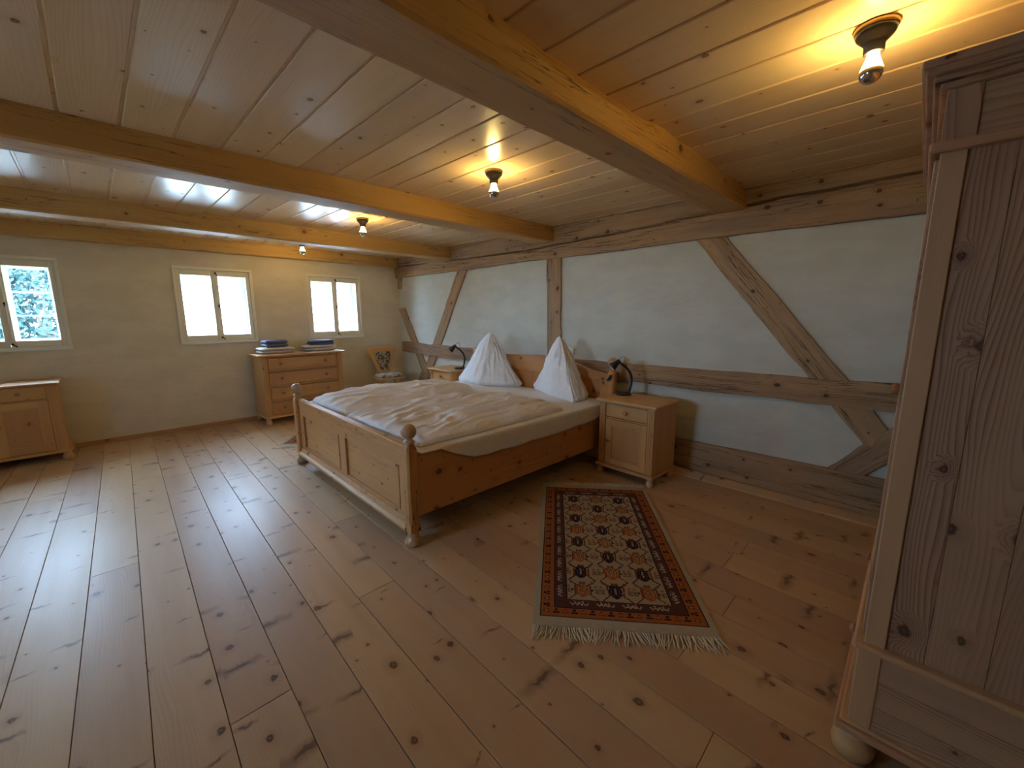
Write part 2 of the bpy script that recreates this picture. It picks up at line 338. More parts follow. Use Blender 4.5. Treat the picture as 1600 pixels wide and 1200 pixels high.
def timber(name, a, b, c, d, label, depth=0.027, rough_=0.006, nseg=26, proud=0.0, nw=5, crack=None, mat='old', cat='timber', seed=0, group='old timbers of the half timbered wall', back=None):
    """a,b: start edge (y,z); c,d: end edge (y,z); a-c one side, b-d the other; irregular hewn bar let into the wall"""
    m = MB(); vs = []
    A, B, Cc, D = map(lambda p: Vector((p[0], p[1])), (a, b, c, d))
    for i in range(nseg+1):
        t = i/nseg; p, q = A.lerp(Cc, t), B.lerp(D, t); L = (q-p).normalized()
        e0 = noise.noise(Vector((t*7+seed, 1.3, seed*2.1)))*rough_*1.6+noise.noise(Vector((t*23+seed, 5.3, seed)))*rough_*0.7
        e1 = noise.noise(Vector((t*6+seed, 8.3, seed*3.7)))*rough_*1.6+noise.noise(Vector((t*21+seed, 2.3, seed)))*rough_*0.7
        p2, q2 = p-L*e0, q+L*e1
        for j in range(nw+1):
            s_ = j/nw; r = p2.lerp(q2, s_); edge = 0.006 if j in (0, nw) else 0
            off = noise.noise(Vector((r.x*3, r.y*9, seed)))*0.006
            if crack: q_ = abs(s_-crack(r.x)-0.03*noise.noise(Vector((r.x*4, 1, seed)))); off += 0.08*max(0, 1-q_*nw/1.3)*min(1, max(0, noise.noise(Vector((r.x*0.8, 3, seed)))*2+0.9))+noise.noise(Vector((r.x*4, r.y*26, seed)))*0.004
            vs.append((XF(r.x)-proud+edge+off, r.x, r.y))
    back = depth if back is None else back
    row = nw+1; nf = len(vs)
    fs = [(i*row+j, i*row+j+1, (i+1)*row+j+1, (i+1)*row+j) for i in range(nseg) for j in range(nw)]
    for i in range(nseg+1):
        for j in (0, nw):
            p = vs[i*row+j]; vs.append((p[0]+proud+back, p[1], p[2]))
    fs += [(i*row, (i+1)*row, nf+2*(i+1), nf+2*i) for i in range(nseg)] + [(nf+2*i+1, nf+2*i+3, (i+1)*row+nw, i*row+nw) for i in range(nseg)]
    fs += [tuple(range(nw, -1, -1))+(nf, nf+1), tuple(nseg*row+j for j in range(nw+1))+(nf+2*nseg+1, nf+2*nseg)]
    fs += [(nf+2*i, nf+2*i+2, nf+2*i+3, nf+2*i+1) for i in range(nseg)]
    # orient outwards (towards -x): flip if needed
    v0, v1, v2 = map(Vector, (vs[fs[0][0]], vs[fs[0][1]], vs[fs[0][2]]))
    if (v1-v0).cross(v2-v1).x > 0: fs = [tuple(reversed(f)) for f in fs]
    dr = (Cc+D)/2-(A+B)/2
    m.piece(vs, fs, (0.0176*dr.x, dr.x, dr.y), wdir=(0, -dr.y, dr.x))
    return tag(m.build(name, M[mat]), label, cat, group)
timber('wall_plate', (y1, 2.155), (y1, 2.49), (-1.9, 2.128), (-1.9, 2.49), 'long weathered beam along the top of the half timbered wall', proud=0.03, rough_=0.008, nseg=300, nw=44, crack=lambda y: 0.72-0.10*y if y < 3.6 else 0.36+0.06*(y-3.6), seed=1, cat='beam')
timber('wall_rail', (6.70, 0.85), (6.70, 1.035), (4.15, 0.81), (4.15, 1.0), 'weathered horizontal rail behind the far bedside table', proud=0.02, nseg=40, seed=2, cat='beam', rough_=0.012)
timber('wall_rail', (3.2, 0.80), (3.2, 0.985), (-1.0, 0.82), (-1.0, 1.02), 'long weathered horizontal rail behind the near bedside table and lamp', proud=0.012, nseg=60, seed=3, cat='beam', rough_=0.008)
timber('timber_post', (3.268, 2.17), (3.055, 2.17), (3.24, 0.82), (3.035, 0.82), 'upright weathered post rising behind the bed headboard', seed=4, rough_=0.007)
timber('timber_brace', (5.01, 2.17), (4.79, 2.17), (6.02, 0.60), (5.79, 0.60), 'sloping brace behind the far bedside table, rising to the top beam', seed=5)
timber('timber_brace', (6.80, 1.62), (6.60, 1.62), (6.03, 0.42), (5.86, 0.46), 'short brace climbing into the corner behind the chair', seed=6)
timber('timber_brace', (6.12, 0.54), (5.84, 0.52), (6.45, 0.10), (6.15, 0.10), 'dark foot brace low in the corner behind the chair', seed=16, nseg=10)
timber('timber_brace', (1.535, 2.17), (1.29, 2.17), (0.20, 0.545), (0.0, 0.60), 'wide sloping brace right of the near bedside table, running down behind the wardrobe', seed=7, rough_=0.01, nseg=40)
timber('timber_brace', (0.42, 0.30), (0.205, 0.30), (0.045, 0.74), (-0.07, 0.58), 'short foot brace rising from the floor sill beside the wardrobe', seed=8, nseg=12)
timber('corner_stub', (6.80, 2.17), (6.66, 2.17), (6.80, 1.96), (6.69, 1.96), 'little timber stub under the top beam in the room corner', seed=9, nseg=6, proud=0.005)
timber('sill_beam', (y1, 0.0), (y1, 0.26), (-1.0, 0.0), (-1.0, 0.335), 'thick weathered sill beam lying along the foot of the timber wall', proud=0.015, nseg=80, seed=10, cat='beam')
# trims
m = MB(); m.prism([(-3.0, 0)]*0+[(0, 0)]*0 or [(0, 0), (0.085, 0), (0.085, 0.045), (0.07, 0.045), (0.0, 0.014)], 1, y0, y1-0.01, g=(0, 1, 0))
o = m.build('trim_1', M['floor'], loc=(3.725, 0, 0)); o.rotation_euler[2] = -0.0100; struct(o)
m = MB(); m.box(x0, 3.9, y1-0.018, y1, 0, 0.05); struct(m.build('baseboard_back', M['base'], bevel=0.004))
m = MB(); m.box(x0, x0+0.018, y0, y1-0.018, 0, 0.05, 'y'); struct(m.build('baseboard_left', M['base'], bevel=0.004))
# ceiling beams
def beam(ya_, yb_, z_, label, seed, wane=0.0):
    m = MB(); n = 70; X0, X1 = x0+0.001, XF(ya_)-0.005; vs = []; prof = [(ya_, zc), (ya_, z_+0.012), (ya_+0.012, z_), ((ya_+yb_)/2, z_), (yb_-0.012, z_), (yb_, z_+0.012), (yb_, zc)]
    prof.insert(1, (ya_, zc-0.05)); prof.insert(2, (ya_, z_+0.05))
    L = len(prof)
    for i in range(n+1):
        x = X0+(X1-X0)*i/n
        for j, (y, z) in enumerate(prof):
            e = noise.noise(Vector((x*1.7, j*3.1, seed)))*0.004+noise.noise(Vector((x*6, j*5.1, seed)))*0.002
            w_ = 0
            if wane and j <= 1: w_ = wane*max(0, noise.noise(Vector((x*0.9, 4, seed)))+0.15)+wane*0.5*noise.noise(Vector((x*5, 9, seed)))
            vs.append((x, y+e+(w_ if j == 0 else 0), z+(noise.noise(Vector((x*1.3, j, seed+5)))*0.004 if 0 < j < L-1 else 0)))
    fs = [(i*L+j, i*L+j+1, (i+1)*L+j+1, (i+1)*L+j) for i in range(n) for j in range(L-1)]
    fs += [tuple(range(L-1, -1, -1)), tuple(n*L+j for j in range(L))]
    fs = [tuple(reversed(f)) for f in fs]
    m.piece(vs, fs, (1, 0, 0), snap=True); return tag(m.build('ceiling_beam', M['beam']), label, 'beam', 'golden ceiling beams')
beam(1.12, 1.37, 2.33, 'golden ceiling beam nearest the wardrobe, with a split along its upper edge', 1, 0.045)
beam(3.13, 3.37, 2.325, 'golden ceiling beam ending above the upright wall post', 2)
beam(5.12, 5.34, 2.325, 'golden ceiling beam next to the one lying against the window wall', 3)
beam(6.73, y1+0.02, 2.33, 'golden ceiling beam lying against the window wall', 4)
# ------------------------------------------------------------------ windows
def make_window(name, wdt, openin=False):
    r = bpy.data.objects.new(name, None); C.objects.link(r); struct(r); z0, z1 = WZ0, WZ1; hw = wdt/2
    # casing on the wall (x along wall, -y to room)
    m = MB(); t = TR
    for a in ((-hw, hw, z1-t, z1), (-hw, hw, z0, z0+t)): m.box(a[0], a[1], -0.018, 0.0, a[2], a[3])
    m.box(-hw, -hw+t, -0.018, 0, z0+t, z1-t, 'z'); m.box(hw-t, hw, -0.018, 0, z0+t, z1-t, 'z'); m.build('casing', M['cream'], r, bevel=0.004)
    i0, i1, j0, j1 = -hw+t, hw-t, z0+t, z1-t
    m = MB(); m.box(-hw+0.015, hw-0.015, -0.03, -0.016, z0-0.008, z0+0.012); m.build('sill_ledge', M['white'], r, bevel=0.003)
    # reveal lining
    m = MB(); q = 0.012
    m.box(i0, i0+q, 0.06, 0.30, j0, j1); m.box(i1-q, i1, 0.06, 0.30, j0, j1); m.box(i0+q, i1-q, 0.06, 0.30, j0, j0+q); m.box(i0+q, i1-q, 0.06, 0.30, j1-q, j1); m.build('reveal', M['white'], r)
    for s_ in (-1, 1):
        a, b = (i0, -0.002) if s_ < 0 else (0.002, i1); st = 0.046; mi = 0.036
        L_, R_ = (st, mi) if s_ < 0 else (mi, st)
        m = MB(); m.box(a, a+L_, 0.012, 0.05, j0, j1, 'z'); m.box(b-R_, b, 0.012, 0.05, j0, j1, 'z'); m.box(a+L_, b-R_, 0.012, 0.05, j1-0.075, j1); m.box(a+L_, b-R_, 0.012, 0.05, j0, j0+0.07)
        sh = m.build('inner_sash', M['cream'], r, bevel=0.005)
        m = MB(); m.box(a+L_, b-R_, 0.030, 0.033, j0+0.07, j1-0.075); m.build('glass_pane', M['glass'], sh)
        # outer sash with two glazing bars
        a2, b2 = (i0+q, -0.001) if s_ < 0 else (0.001, i1-q); w2 = 0.055; yo = 0.235
        m = MB(); m.box(a2, a2+w2, yo, yo+0.035, j0+q, j1-q, 'z'); m.box(b2-w2, b2, yo, yo+0.035, j0+q, j1-q, 'z'); m.box(a2+w2, b2-w2, yo, yo+0.035, j1-q-0.07, j1-q); m.box(a2+w2, b2-w2, yo, yo+0.035, j0+q, j0+q+0.07)
        zb, zt = j0+q+0.07, j1-q-0.07
        for k in (1, 2): zz = zb+(zt-zb)*k/3; m.box(a2+w2, b2-w2, yo+0.006, yo+0.03, zz-0.008, zz+0.008)
        sh = m.build('outer_sash', M['white'], r, bevel=0.003)
        m = MB(); m.box(a2+w2, b2-w2, yo+0.015, yo+0.018, zb, zt); m.build('glass_pane', M['glass'], sh)
    m = MB(); m.box(-0.02, 0.02, 0.0, 0.013, j0+0.03, j1-0.03, 'z'); m.build('meeting_strip', M['cream'], r, bevel=0.005)
    for z, kx in ((j1-0.035, 0.012), (j0+0.035, 0.03), ((j0+j1)/2, 0.0)):
        m = MB(); m.lathe([(0.0, -0.022), (0.008, -0.02), (0.009, -0.01), (0.005, -0.004), (0.012, 0.0), (0.012, 0.004), (0, 0.004)], (0.014, 0.0, z), 'y', 12)
        m.piece(*bar((0.014, -0.016, z+0.004), (0.014+kx, -0.018, z-0.032 if z > 1.5 else z-0.03), 0.005)); m.build('latch', M['iron'], r)
    return r
def bar(p, q, w_):
    p, q = Vector(p), Vector(q); t = (q-p).normalized(); a = t.cross(Vector((0.1, 1, 0.1))).normalized()*w_; b = t.cross(a).normalized()*w_
    vs = [c+s1*a+s2*b for c in (p, q) for s1, s2 in ((-1, -1), (1, -1), (1, 1), (-1, 1))]
    return vs, [(0, 3, 2, 1), (4, 5, 6, 7), (0, 1, 5, 4), (1, 2, 6, 5), (2, 3, 7, 6), (3, 0, 4, 7)]
for i, (a, b) in enumerate(WINS):
    o = make_window('window_%d' % (i+1), b-a); o.location = ((a+b)/2, y1, 0)
    portal(((a+b)/2, y1+0.36, (WZ0+WZ1)/2), (math.radians(-90), 0, 0), b-a, WZ1-WZ0)
for i, (a, b) in enumerate(LW):
    o = make_window('window_%d' % (i+4), b-a); o.location = (x0, (a+b)/2, 0); o.rotation_euler[2] = math.radians(90)
    portal((x0-0.36, (a+b)/2, (WZ0+WZ1)/2), (math.radians(-90), 0, math.radians(90)), b-a, WZ1-WZ0)

# ------------------------------------------------------------------ turned parts
def knob(m, c, ax='y', sgn=-1, r=0.017):
    pr = [(0.0, 0.0), (r*0.5, 0.0), (r*0.45, 0.008), (r*0.8, 0.014), (r, 0.022), (r*0.85, 0.031), (r*0.4, 0.035), (0, 0.0355)]
    return m.lathe([(p, h*sgn) for p, h in pr], c, ax, 16)
def bun(m, x, y, r=0.035, h=0.075):
    return m.lathe([(r*0.75, 0.0), (r*0.95, h*0.12), (r*1.05, h*0.35), (r, h*0.55), (r*0.72, h*0.78), (r*0.8, h*0.84), (r*0.8, h), (0, h)], (x, y, 0), 'z', 20)
def raised_frame(m, ax0, ax1, z0, z1, w_, y_, t):
    """frame of four bars on a front facing -y"""
    m.box(ax0, ax0+w_, y_-t, y_, z0, z1, 'z'); m.box(ax1-w_, ax1, y_-t, y_, z0, z1, 'z')
    m.box(ax0+w_, ax1-w_, y_-t, y_, z1-w_, z1); m.box(ax0+w_, ax1-w_, y_-t, y_, z0, z0+w_)
def fluted(m, ax0, ax1, y_, z0, z1):
    n = 3; w_ = (ax1-ax0)/(2*n+1)
    for i in range(n): m.box(ax0+w_*(2*i+1), ax0+w_*(2*i+2), y_-0.004, y_, z0, z1, 'z')

# ------------------------------------------------------------------ bed
bed = thing('double_bed', 'pine double bed with ball topped posts in the middle of the room', 'bed', (1.325, 2.235, 0), -0.020)
BW, BL = 2.17, 2.34                           # local x along the rails to the wall, y across
def post(name, x, y, zt):
    m = MB(); h = 0.038; c_ = 0.012
    oc = [(x-h, y-h+c_), (x-h+c_, y-h), (x+h-c_, y-h), (x+h, y-h+c_), (x+h, y+h-c_), (x+h-c_, y+h), (x-h+c_, y+h), (x-h, y+h-c_)]
    m.prism([(x-h, y-h), (x+h, y-h), (x+h, y+h), (x-h, y+h)], 2, 0.10, 0.16)
    m.prism(oc, 2, 0.16, zt-0.035)
    vs = [(px, py, zt-0.035) for px, py in oc]+[(x+(px-x)*0.62, y+(py-y)*0.62, zt) for px, py in oc]
    m.piece(vs, [(i, (i+1) % 8, (i+1) % 8+8, i+8) for i in range(8)]+[tuple(range(8, 16))], (0, 0, 1))
    p = m.build(name, M['bedp'], bed, bevel=0.002)
    m = MB(); z = zt; R = 0.050
    m.lathe([(0.024, z-0.004), (0.036, z+0.004), (0.038, z+0.012), (0.030, z+0.022), (0.020, z+0.030), (0.019, z+0.036)]+
            [(R*math.sin(a), z+0.079-R*math.cos(a)) for a in [0.42+i*(math.pi-0.42)/14 for i in range(15)]], (x, y, 0), 'z', 32)
    m.build('ball_finial', M['turn'], p)
    m = MB(); m.lathe([(0.044, 0.0), (0.055, 0.010), (0.056, 0.030), (0.048, 0.048), (0.037, 0.060), (0.037, 0.066), (0.037, 0.095), (0.034, 0.10), (0, 0.10)], (x, y, 0), 'z', 28)
    m.build('foot', M['turn'], p)
    return p
post('foot_post', 0, 0, 0.70-0.005); post('foot_post', 0, BW, 0.70)
post('head_post', BL, 0, 0.94); post('head_post', BL, BW, 0.94)
m = MB(); yi, yo = 0.038, BW-0.038; mid = BW/2; px = -0.006
m.box(px, px+0.030, yi, yo, 0.515, 0.655, 'y', 0.5); m.box(px, px+0.030, yi, yo, 0.12, 0.20, 'y', 0.5)
for a, b in ((yi, yi+0.10), (mid-0.06, mid+0.06), (yo-0.10, yo)): m.box(px, px+0.030, a, b, 0.20, 0.515, 'z')
m.build('footboard_frame', M['bedp'], bed, bevel=0.002)
for a, b in ((yi+0.10, mid-0.06), (mid+0.06, yo-0.10)):
    m = MB()
    for k in range(3): m.box(px+0.014, px+0.024, a, b, 0.20+k*0.105, 0.20+(k+1)*0.105-0.001, 'y')
    for y_ in (a, b-0.018): m.box(px-0.004, px+0.014, y_, y_+0.018, 0.20, 0.515, 'z', 0.0)
    m.build('footboard_panel', M['bedp'], bed, bevel=0.001)
m = MB(); m.box(px-0.008, px+0.045, yi, yo, 0.655, 0.675, 'y'); m.build('top_cap', M['bedp'], bed, bevel=0.006)
m = MB(); m.prism([(px-0.040, 0.10), (px+0.03, 0.10), (px+0.03, 0.165), (px-0.004, 0.165), (px-0.020, 0.135), (px-0.034, 0.125), (px-0.040, 0.118)], 1, yi-0.01, yo+0.01, g=(0, 1, 0)); m.build('plinth_moulding', M['bedp'], bed, bevel=0.002)
for y_ in (-0.016, BW-0.016):
    m = MB(); m.box(0.038, BL-0.038, y_, y_+0.032, 0.19, 0.612, 'x', 0.45); m.build('side_rail', M['bedp'], bed, bevel=0.004)
# headboard with ogee top
m = MB(); top = []
for i in range(61):
    t = i/60; y_ = yi+(yo-yi)*t; s_ = abs(t-0.5)*2
    if s_ < 0.42: z = 1.015-0.012*(s_/0.42)**2
    else:
        q = (s_-0.42)/0.58; z = 0.90+0.103*0.5*(1+math.cos(math.pi*min(1, q*1.12)))
    top.append((y_, z))
def ribbon(m, lo, hi, xx0, xx1, g=(0, 1, 0)):
    n = len(hi); vs = [(xx0, y, z) for y, z in lo]+[(xx0, y, z) for y, z in hi]+[(xx1, y, z) for y, z in lo]+[(xx1, y, z) for y, z in hi]
    fs = []
    for i in range(n-1): fs += [(i, i+n, i+n+1, i+1), (2*n+i, 2*n+i+1, 3*n+i+1, 3*n+i), (n+i, 3*n+i, 3*n+i+1, n+i+1), (i, i+1, 2*n+i+1, 2*n+i)]
    fs += [(0, 2*n, 3*n, n), (n-1, 2*n-1, 4*n-1, 3*n-1)]
    return m.piece(vs, fs, g)
lo = [(y, 0.83) for y, z in top]
ribbon(m, lo, top, BL-0.014, BL+0.014)
m.box(BL-0.014, BL+0.014, yi, yo, 0.25, 0.36, 'y')
for a, b in ((yi, yi+0.10), (mid-0.35, mid-0.25), (mid+0.25, mid+0.35), (yo-0.10, yo)): m.box(BL-0.014, BL+0.014, a, b, 0.36, 0.83, 'z')
m.box(BL-0.002, BL+0.008, yi, yo, 0.36, 0.83, 'z')
m.build('headboard', M['bedp'], bed, bevel=0.003)
m = MB(); ribbon(m, [(y, z-0.016) for y, z in top], [(y, z+0.004) for y, z in top], BL-0.024, BL+0.02); m.build('headboard_moulding', M['bedp'], bed, bevel=0.004)

Rb = Matrix.Rotation(-0.020, 3, 'Z'); B0 = Vector((1.325, 2.235, 0))
def BP(x, y, z): return B0+Rb @ Vector((x, y, z))
# ------------------------------------------------------------------ mattress with fitted sheet
def grid_obj(nx, ny, fn, mat, name, close_bottom=None, col=None):
    vs = [fn(i/(nx-1), j/(ny-1)) for j in range(ny) for i in range(nx)]
    fs = [(j*nx+i, j*nx+i+1, (j+1)*nx+i+1, (j+1)*nx+i) for j in range(ny-1) for i in range(nx-1)]
    if close_bottom is not None:
        bnd = [i for i in range(nx)]+[j*nx+nx-1 for j in range(1, ny)]+[(ny-1)*nx+i for i in range(nx-2, -1, -1)]+[j*nx for j in range(ny-2, 0, -1)]
        o = len(vs); vs += [Vector((vs[b][0], vs[b][1], close_bottom)) for b in bnd]
        L = len(bnd); fs += [(bnd[k], o+k, o+(k+1) % L, bnd[(k+1) % L]) for k in range(L)]; fs.append(tuple(o+k for k in range(L)))
    m = MB(); m.piece(vs, fs, (1, 0, 0), True); return m.build(name, mat)
def nz(x, y, z=0): return noise.noise(Vector((x, y, z)))
MX0, MX1 = 0.06, 2.30
def mat_fn(a, b):
    # a along bed, b across; outermost rings fold down over the rail on the two sides
    x = MX0+(MX1-MX0)*a; s_ = (b-0.5)*2; half = BW/2-0.012
    if abs(s_) <= 0.70:
        y_ = BW/2+s_/0.70*(half-0.05); z = 0.622+0.005*nz(x*3, y_*3, 4)
        return BP(x, y_, z)
    q = (abs(s_)-0.70)/0.30; sg = 1 if s_ > 0 else -1
    drop = 0.125*min(1, max(0.0, (x-0.22)/0.28))**0.8
    if a > 0.86: drop *= 1-0.8*(a-0.86)/0.14
    drop += (0.010*nz(x*5, 2.2)+0.02*math.sin((x-0.3)*math.pi/2.0))*min(1, max(0, (x-0.25)/0.2))*(1-max(0, a-0.86)/0.14)
    if q < 0.4: return BP(x, BW/2+sg*(half-0.05+0.087*q/0.4), 0.622-0.002*q/0.4+0.005*(1-q/0.4)*nz(x*3, 3, 4))
    p = (q-0.4)/0.6; o_ = 0.087+0.006*min(1, p*3)+0.006*nz(x*9, p*1.2, 5)*p+0.004*p
    return BP(x, BW/2+sg*(half-0.05+o_), 0.620-max(0.004, drop)*p)
o = grid_obj(140, 80, mat_fn, M['sheet'], 'mattress'); sol = o.modifiers.new('s', 'SOLIDIFY'); sol.thickness = 0.004; sol.offset = 1
tag(o, 'white fitted sheet over the mattress of the double bed', 'mattress')
m = MB(); m.box(MX0+0.005, MX1-0.005, 0.035, BW-0.035, 0.40, 0.608); c_ = m.build('mattress_core', M['sheet'], o, bevel=0.03, seg=3); c_.matrix_parent_inverse = Matrix.Identity(4); c_.location = B0; c_.rotation_euler[2] = -0.020

# ------------------------------------------------------------------ duvets
def duvet(yc, hy, xa, xb, seed, puff, hump=0.0):
    nx, ny = 170, 110; hx = (xb-xa)/2; xm = (xa+xb)/2
    def sheet(sgn):
        out = []
        for j in range(ny):
            for i in range(nx):
                a = i/(nx-1)*2-1; b = j/(ny-1)*2-1
                # round the corners
                ca, cb = a*math.sqrt(1-0.10*b*b), b*math.sqrt(1-0.05*a*a)
                x = xm+hx*ca+0.012*nz(b*4, seed, 1)*abs(a); y_ = yc+hy*cb+0.015*nz(a*5, seed, 7)*abs(b)
                e = max(0.0, 1-abs(a)**7)*max(0.0, 1-abs(b)**5); e = e**0.38
                x_, yy = x*1.0, y_*1.0
                # long soft creases running lengthways plus crumples
                wv = 0
                for k, (fx_, fy_, am) in enumerate(((1.3, 3.0, .022), (1.7, 6.5, .013), (4.0, 11.0, .0085), (12, 20, .0022))):
                    q = nz(x_*fx_+seed+nz(yy*3, x_, seed)*0.8, yy*fy_+1.5*nz(x_*1.3, yy, seed)*1.0, seed+k)
                    wv += am*(math.exp(-(5.5*q)**2)*1.5-0.5) if k in (1, 2) else am*q*1.6
                foot = max(0, 1-(x-xa)/0.5)
                # fan of gathers towards the foot end
                ga = 0.013*(0.4-1.6*abs(nz((yy-yc)*1.0+x_*9, x_*7+(yy-yc)*4, seed+11)))*foot
                t = puff*e
                if sgn > 0: z = 0.632+t+(wv+ga)*e+hump*e*math.exp(-((x-xa-0.9)/0.9)**2)
                else: z = 0.629
                out.append(BP(x, y_, z))
        return out
    T = sheet(1); Bt = sheet(-1); m = MB(); o = len(T); vs = T+Bt
    fs = [(j*nx+i, j*nx+i+1, (j+1)*nx+i+1, (j+1)*nx+i) for j in range(ny-1) for i in range(nx-1)]
    fs += [tuple(o+q for q in reversed(f)) for f in fs]
    bnd = [i for i in range(nx)]+[j*nx+nx-1 for j in range(1, ny)]+[(ny-1)*nx+i for i in range(nx-2, -1, -1)]+[j*nx for j in range(ny-2, 0, -1)]
    fs += [(bnd[k], o+bnd[k], o+bnd[(k+1) % len(bnd)], bnd[(k+1) % len(bnd)]) for k in range(len(bnd))]
    m.piece(vs, fs, (1, 0, 0), True); return m.build('duvet', M['linen'])
d = duvet(0.655, 0.605, 0.068, 1.68, 3.1, 0.075); tag(d, 'white duvet on the near half of the bed, beside the patterned rug', 'duvet', 'duvets on the double bed')
d = duvet(1.70, 0.435, 0.068, 1.66, 9.4, 0.085, 0.03); tag(d, 'white duvet on the far half of the bed, on the chest of drawers side', 'duvet', 'duvets on the double bed')

# ------------------------------------------------------------------ pillows: stood up on an edge, one corner pointing up
def pillow(corners, apex, seed, label):
    nr, na = 46, 96; vs = []; K = len(corners); cen = sum((Vector(c) for c in corners), Vector())/K
    def outline(t):
        # rounded polygon through corners with slightly bowed sides
        f = (t % 1)*K; i = int(f); u_ = f-i; a, b = Vector(corners[i]), Vector(corners[(i+1) % K]); p = a.lerp(b, u_)
        n_ = (p-cen); n_.z = 0; p += n_.normalized()*0.045*math.sin(math.pi*u_)
        return p, min(u_, 1-u_)
    ap = Vector(apex)
    for j in range(nr):
        h = j/(nr-1)
        for k in range(na):
            t = k/na; p, edge = outline(t)
            hh = h
            if hh < 0.08: sc = 0.93+0.07*math.sin(hh/0.08*math.pi/2)
            else: q = (hh-0.08)/0.92; sc = (1-q)**0.80*(1-0.10*math.sin(q*math.pi))+0.02*q
            c2 = cen.lerp(ap, hh); c2.z = 0
            d_ = p-cen; d_.z = 0
            # belly: faces are puffier than the seams
            puff_ = 1+0.16*math.sin(math.pi*min(1, hh*1.25))*(math.sin(math.pi*(t*K % 1))-0.25)
            r = d_*sc*puff_
            w_ = (0.021*math.exp(-(5.0*nz(t*K*5+0.8*nz(hh*3, t*9, seed), hh*1.3, seed))**2)+0.010*math.exp(-(5.5*nz(t*K*11+2*hh, hh*5, seed+4))**2)-0.008)*(0.55+hh)*min(1, (1-hh)*4)+0.003*nz(t*34, hh*13, seed)*min(1, (1-hh)*4)
            r += d_.normalized()*w_ if d_.length > 0 else Vector()
            z = p.z+(ap.z-p.z)*hh
            vs.append(Vector((c2.x+r.x, c2.y+r.y, z)))
    fs = [(j*na+k, j*na+(k+1) % na, (j+1)*na+(k+1) % na, (j+1)*na+k) for j in range(nr-1) for k in range(na)]
    fs += [tuple(range(na-1, -1, -1)), tuple((nr-1)*na+k for k in range(na))]
    m = MB(); m.piece(vs, fs, (0, 0, 1), True); o = m.build('pillow', M['pillow'])
    tag(o, label, 'pillow', 'pointed pillows on the bed')
    return o, vs, na, nr
def piping(vs, na, nr, k, o):
    pts = [vs[j*na+k % na] for j in range(1, nr)]; c = sum(vs, Vector())/len(vs)
    pts = [p+(Vector((p.x-c.x, p.y-c.y, 0))).normalized()*0.003 for p in pts]
    m = MB(); m.tube(pts, 0.0045, 6); m.build('piping', M['linen'], o)
o, vs, na, nr = pillow([(3.30, 2.40, .624), (3.615, 2.44, .624), (3.60, 3.20, .624)], (3.50, 2.745, 1.27), 2.2, 'white pillow stood to a point on the near side of the bed'); piping(vs, na, nr, 0, o)
o, vs, na, nr = pillow([(3.37, 4.35, .624), (3.36, 3.74, .624), (3.615, 3.41, .624), (3.60, 4.2, .624)], (3.50, 3.845, 1.28), 6.1, 'white pillow stood to a point on the far side of the bed'); piping(vs, na, nr, 48, o)

# ------------------------------------------------------------------ bedside tables (front faces -x in the room; local front faces -y, width along x)
def bedside(label):
    r = thing('bedside_table', label, 'bedside table', group='pine bedside tables'); W2, D, H = 0.275, 0.41, 0.70
    m = MB(); m.box(-W2, -W2+0.018, 0.0, D, 0.10, H, 'z'); m.box(W2-0.018, W2, 0.0, D, 0.10, H, 'z'); m.box(-W2+0.018, W2-0.018, D-0.01, D, 0.10, H, 'z'); m.box(-W2+0.018, W2-0.018, 0.03, D-0.01, 0.10, 0.12)
    m.box(-W2, -W2+0.062, -0.016, 0.0, 0.10, H, 'z'); m.box(W2-0.062, W2, -0.016, 0.0, 0.10, H, 'z'); m.box(-W2+0.062, W2-0.062, -0.012, 0.006, 0.545, 0.557); m.box(-W2+0.062, W2-0.062, -0.012, 0.006, H-0.014, H)
    fluted(m, -W2+0.008, -W2+0.055, -0.016, 0.13, H-0.03); fluted(m, W2-0.055, W2-0.008, -0.016, 0.13, H-0.03)
    m.build('body', M['furn'], r, bevel=0.0018)
    m = MB(); m.box(-W2-0.03, W2+0.03, -0.05, D+0.01, H, H+0.026); m.build('table_top', M['furn'], r, bevel=0.009, seg=3)
    m = MB(); m.box(-W2-0.02, W2+0.02, -0.038, D, 0.072, 0.10); m.build('plinth', M['furn'], r, bevel=0.006)
    m = MB(); m.box(-W2+0.067, W2-0.067, -0.009, 0.004, 0.562, H-0.018); dr = m.build('drawer', M['furn'], r, bevel=0.003)
    m = MB(); knob(m, (0, -0.009, 0.62), r=0.022); m.build('knob', M['knob'], dr)
    m = MB(); a, b, c, d_ = -W2+0.067, W2-0.067, 0.106, 0.540
    raised_frame(m, a, b, c, d_, 0.055, 0.008, 0.018); m.box(a+0.055, b-0.055, 0.0, 0.008, c+0.055, d_-0.055, 'z'); raised_frame(m, a+0.055, b-0.055, c+0.055, d_-0.055, 0.014, 0.0, 0.007)
    dd = m.build('door', M['furn'], r, bevel=0.002)
    m = MB(); knob(m, (-W2+0.094, -0.010, 0.33), r=0.012); m.build('knob', M['knob'], dd)
    for x_ in (-W2+0.02, W2-0.02):
        for y_ in (0.0, D-0.04): m = MB(); bun(m, x_, y_, 0.034, 0.072); m.build('foot', M['turn'], r)
    return r
bt = bedside('pine bedside table on the near side of the bed, behind the patterned rug')
bt.location = (3.29, 1.805, 0); bt.rotation_euler[2] = math.radians(-90-1.6)
b2 = copy_tree(bt); b2['label'] = 'pine bedside table on the far side of the bed, near the floral chair'
b2.location = (3.45, 4.84, 0.012); b2.rotation_euler[2] = math.radians(-91.6)

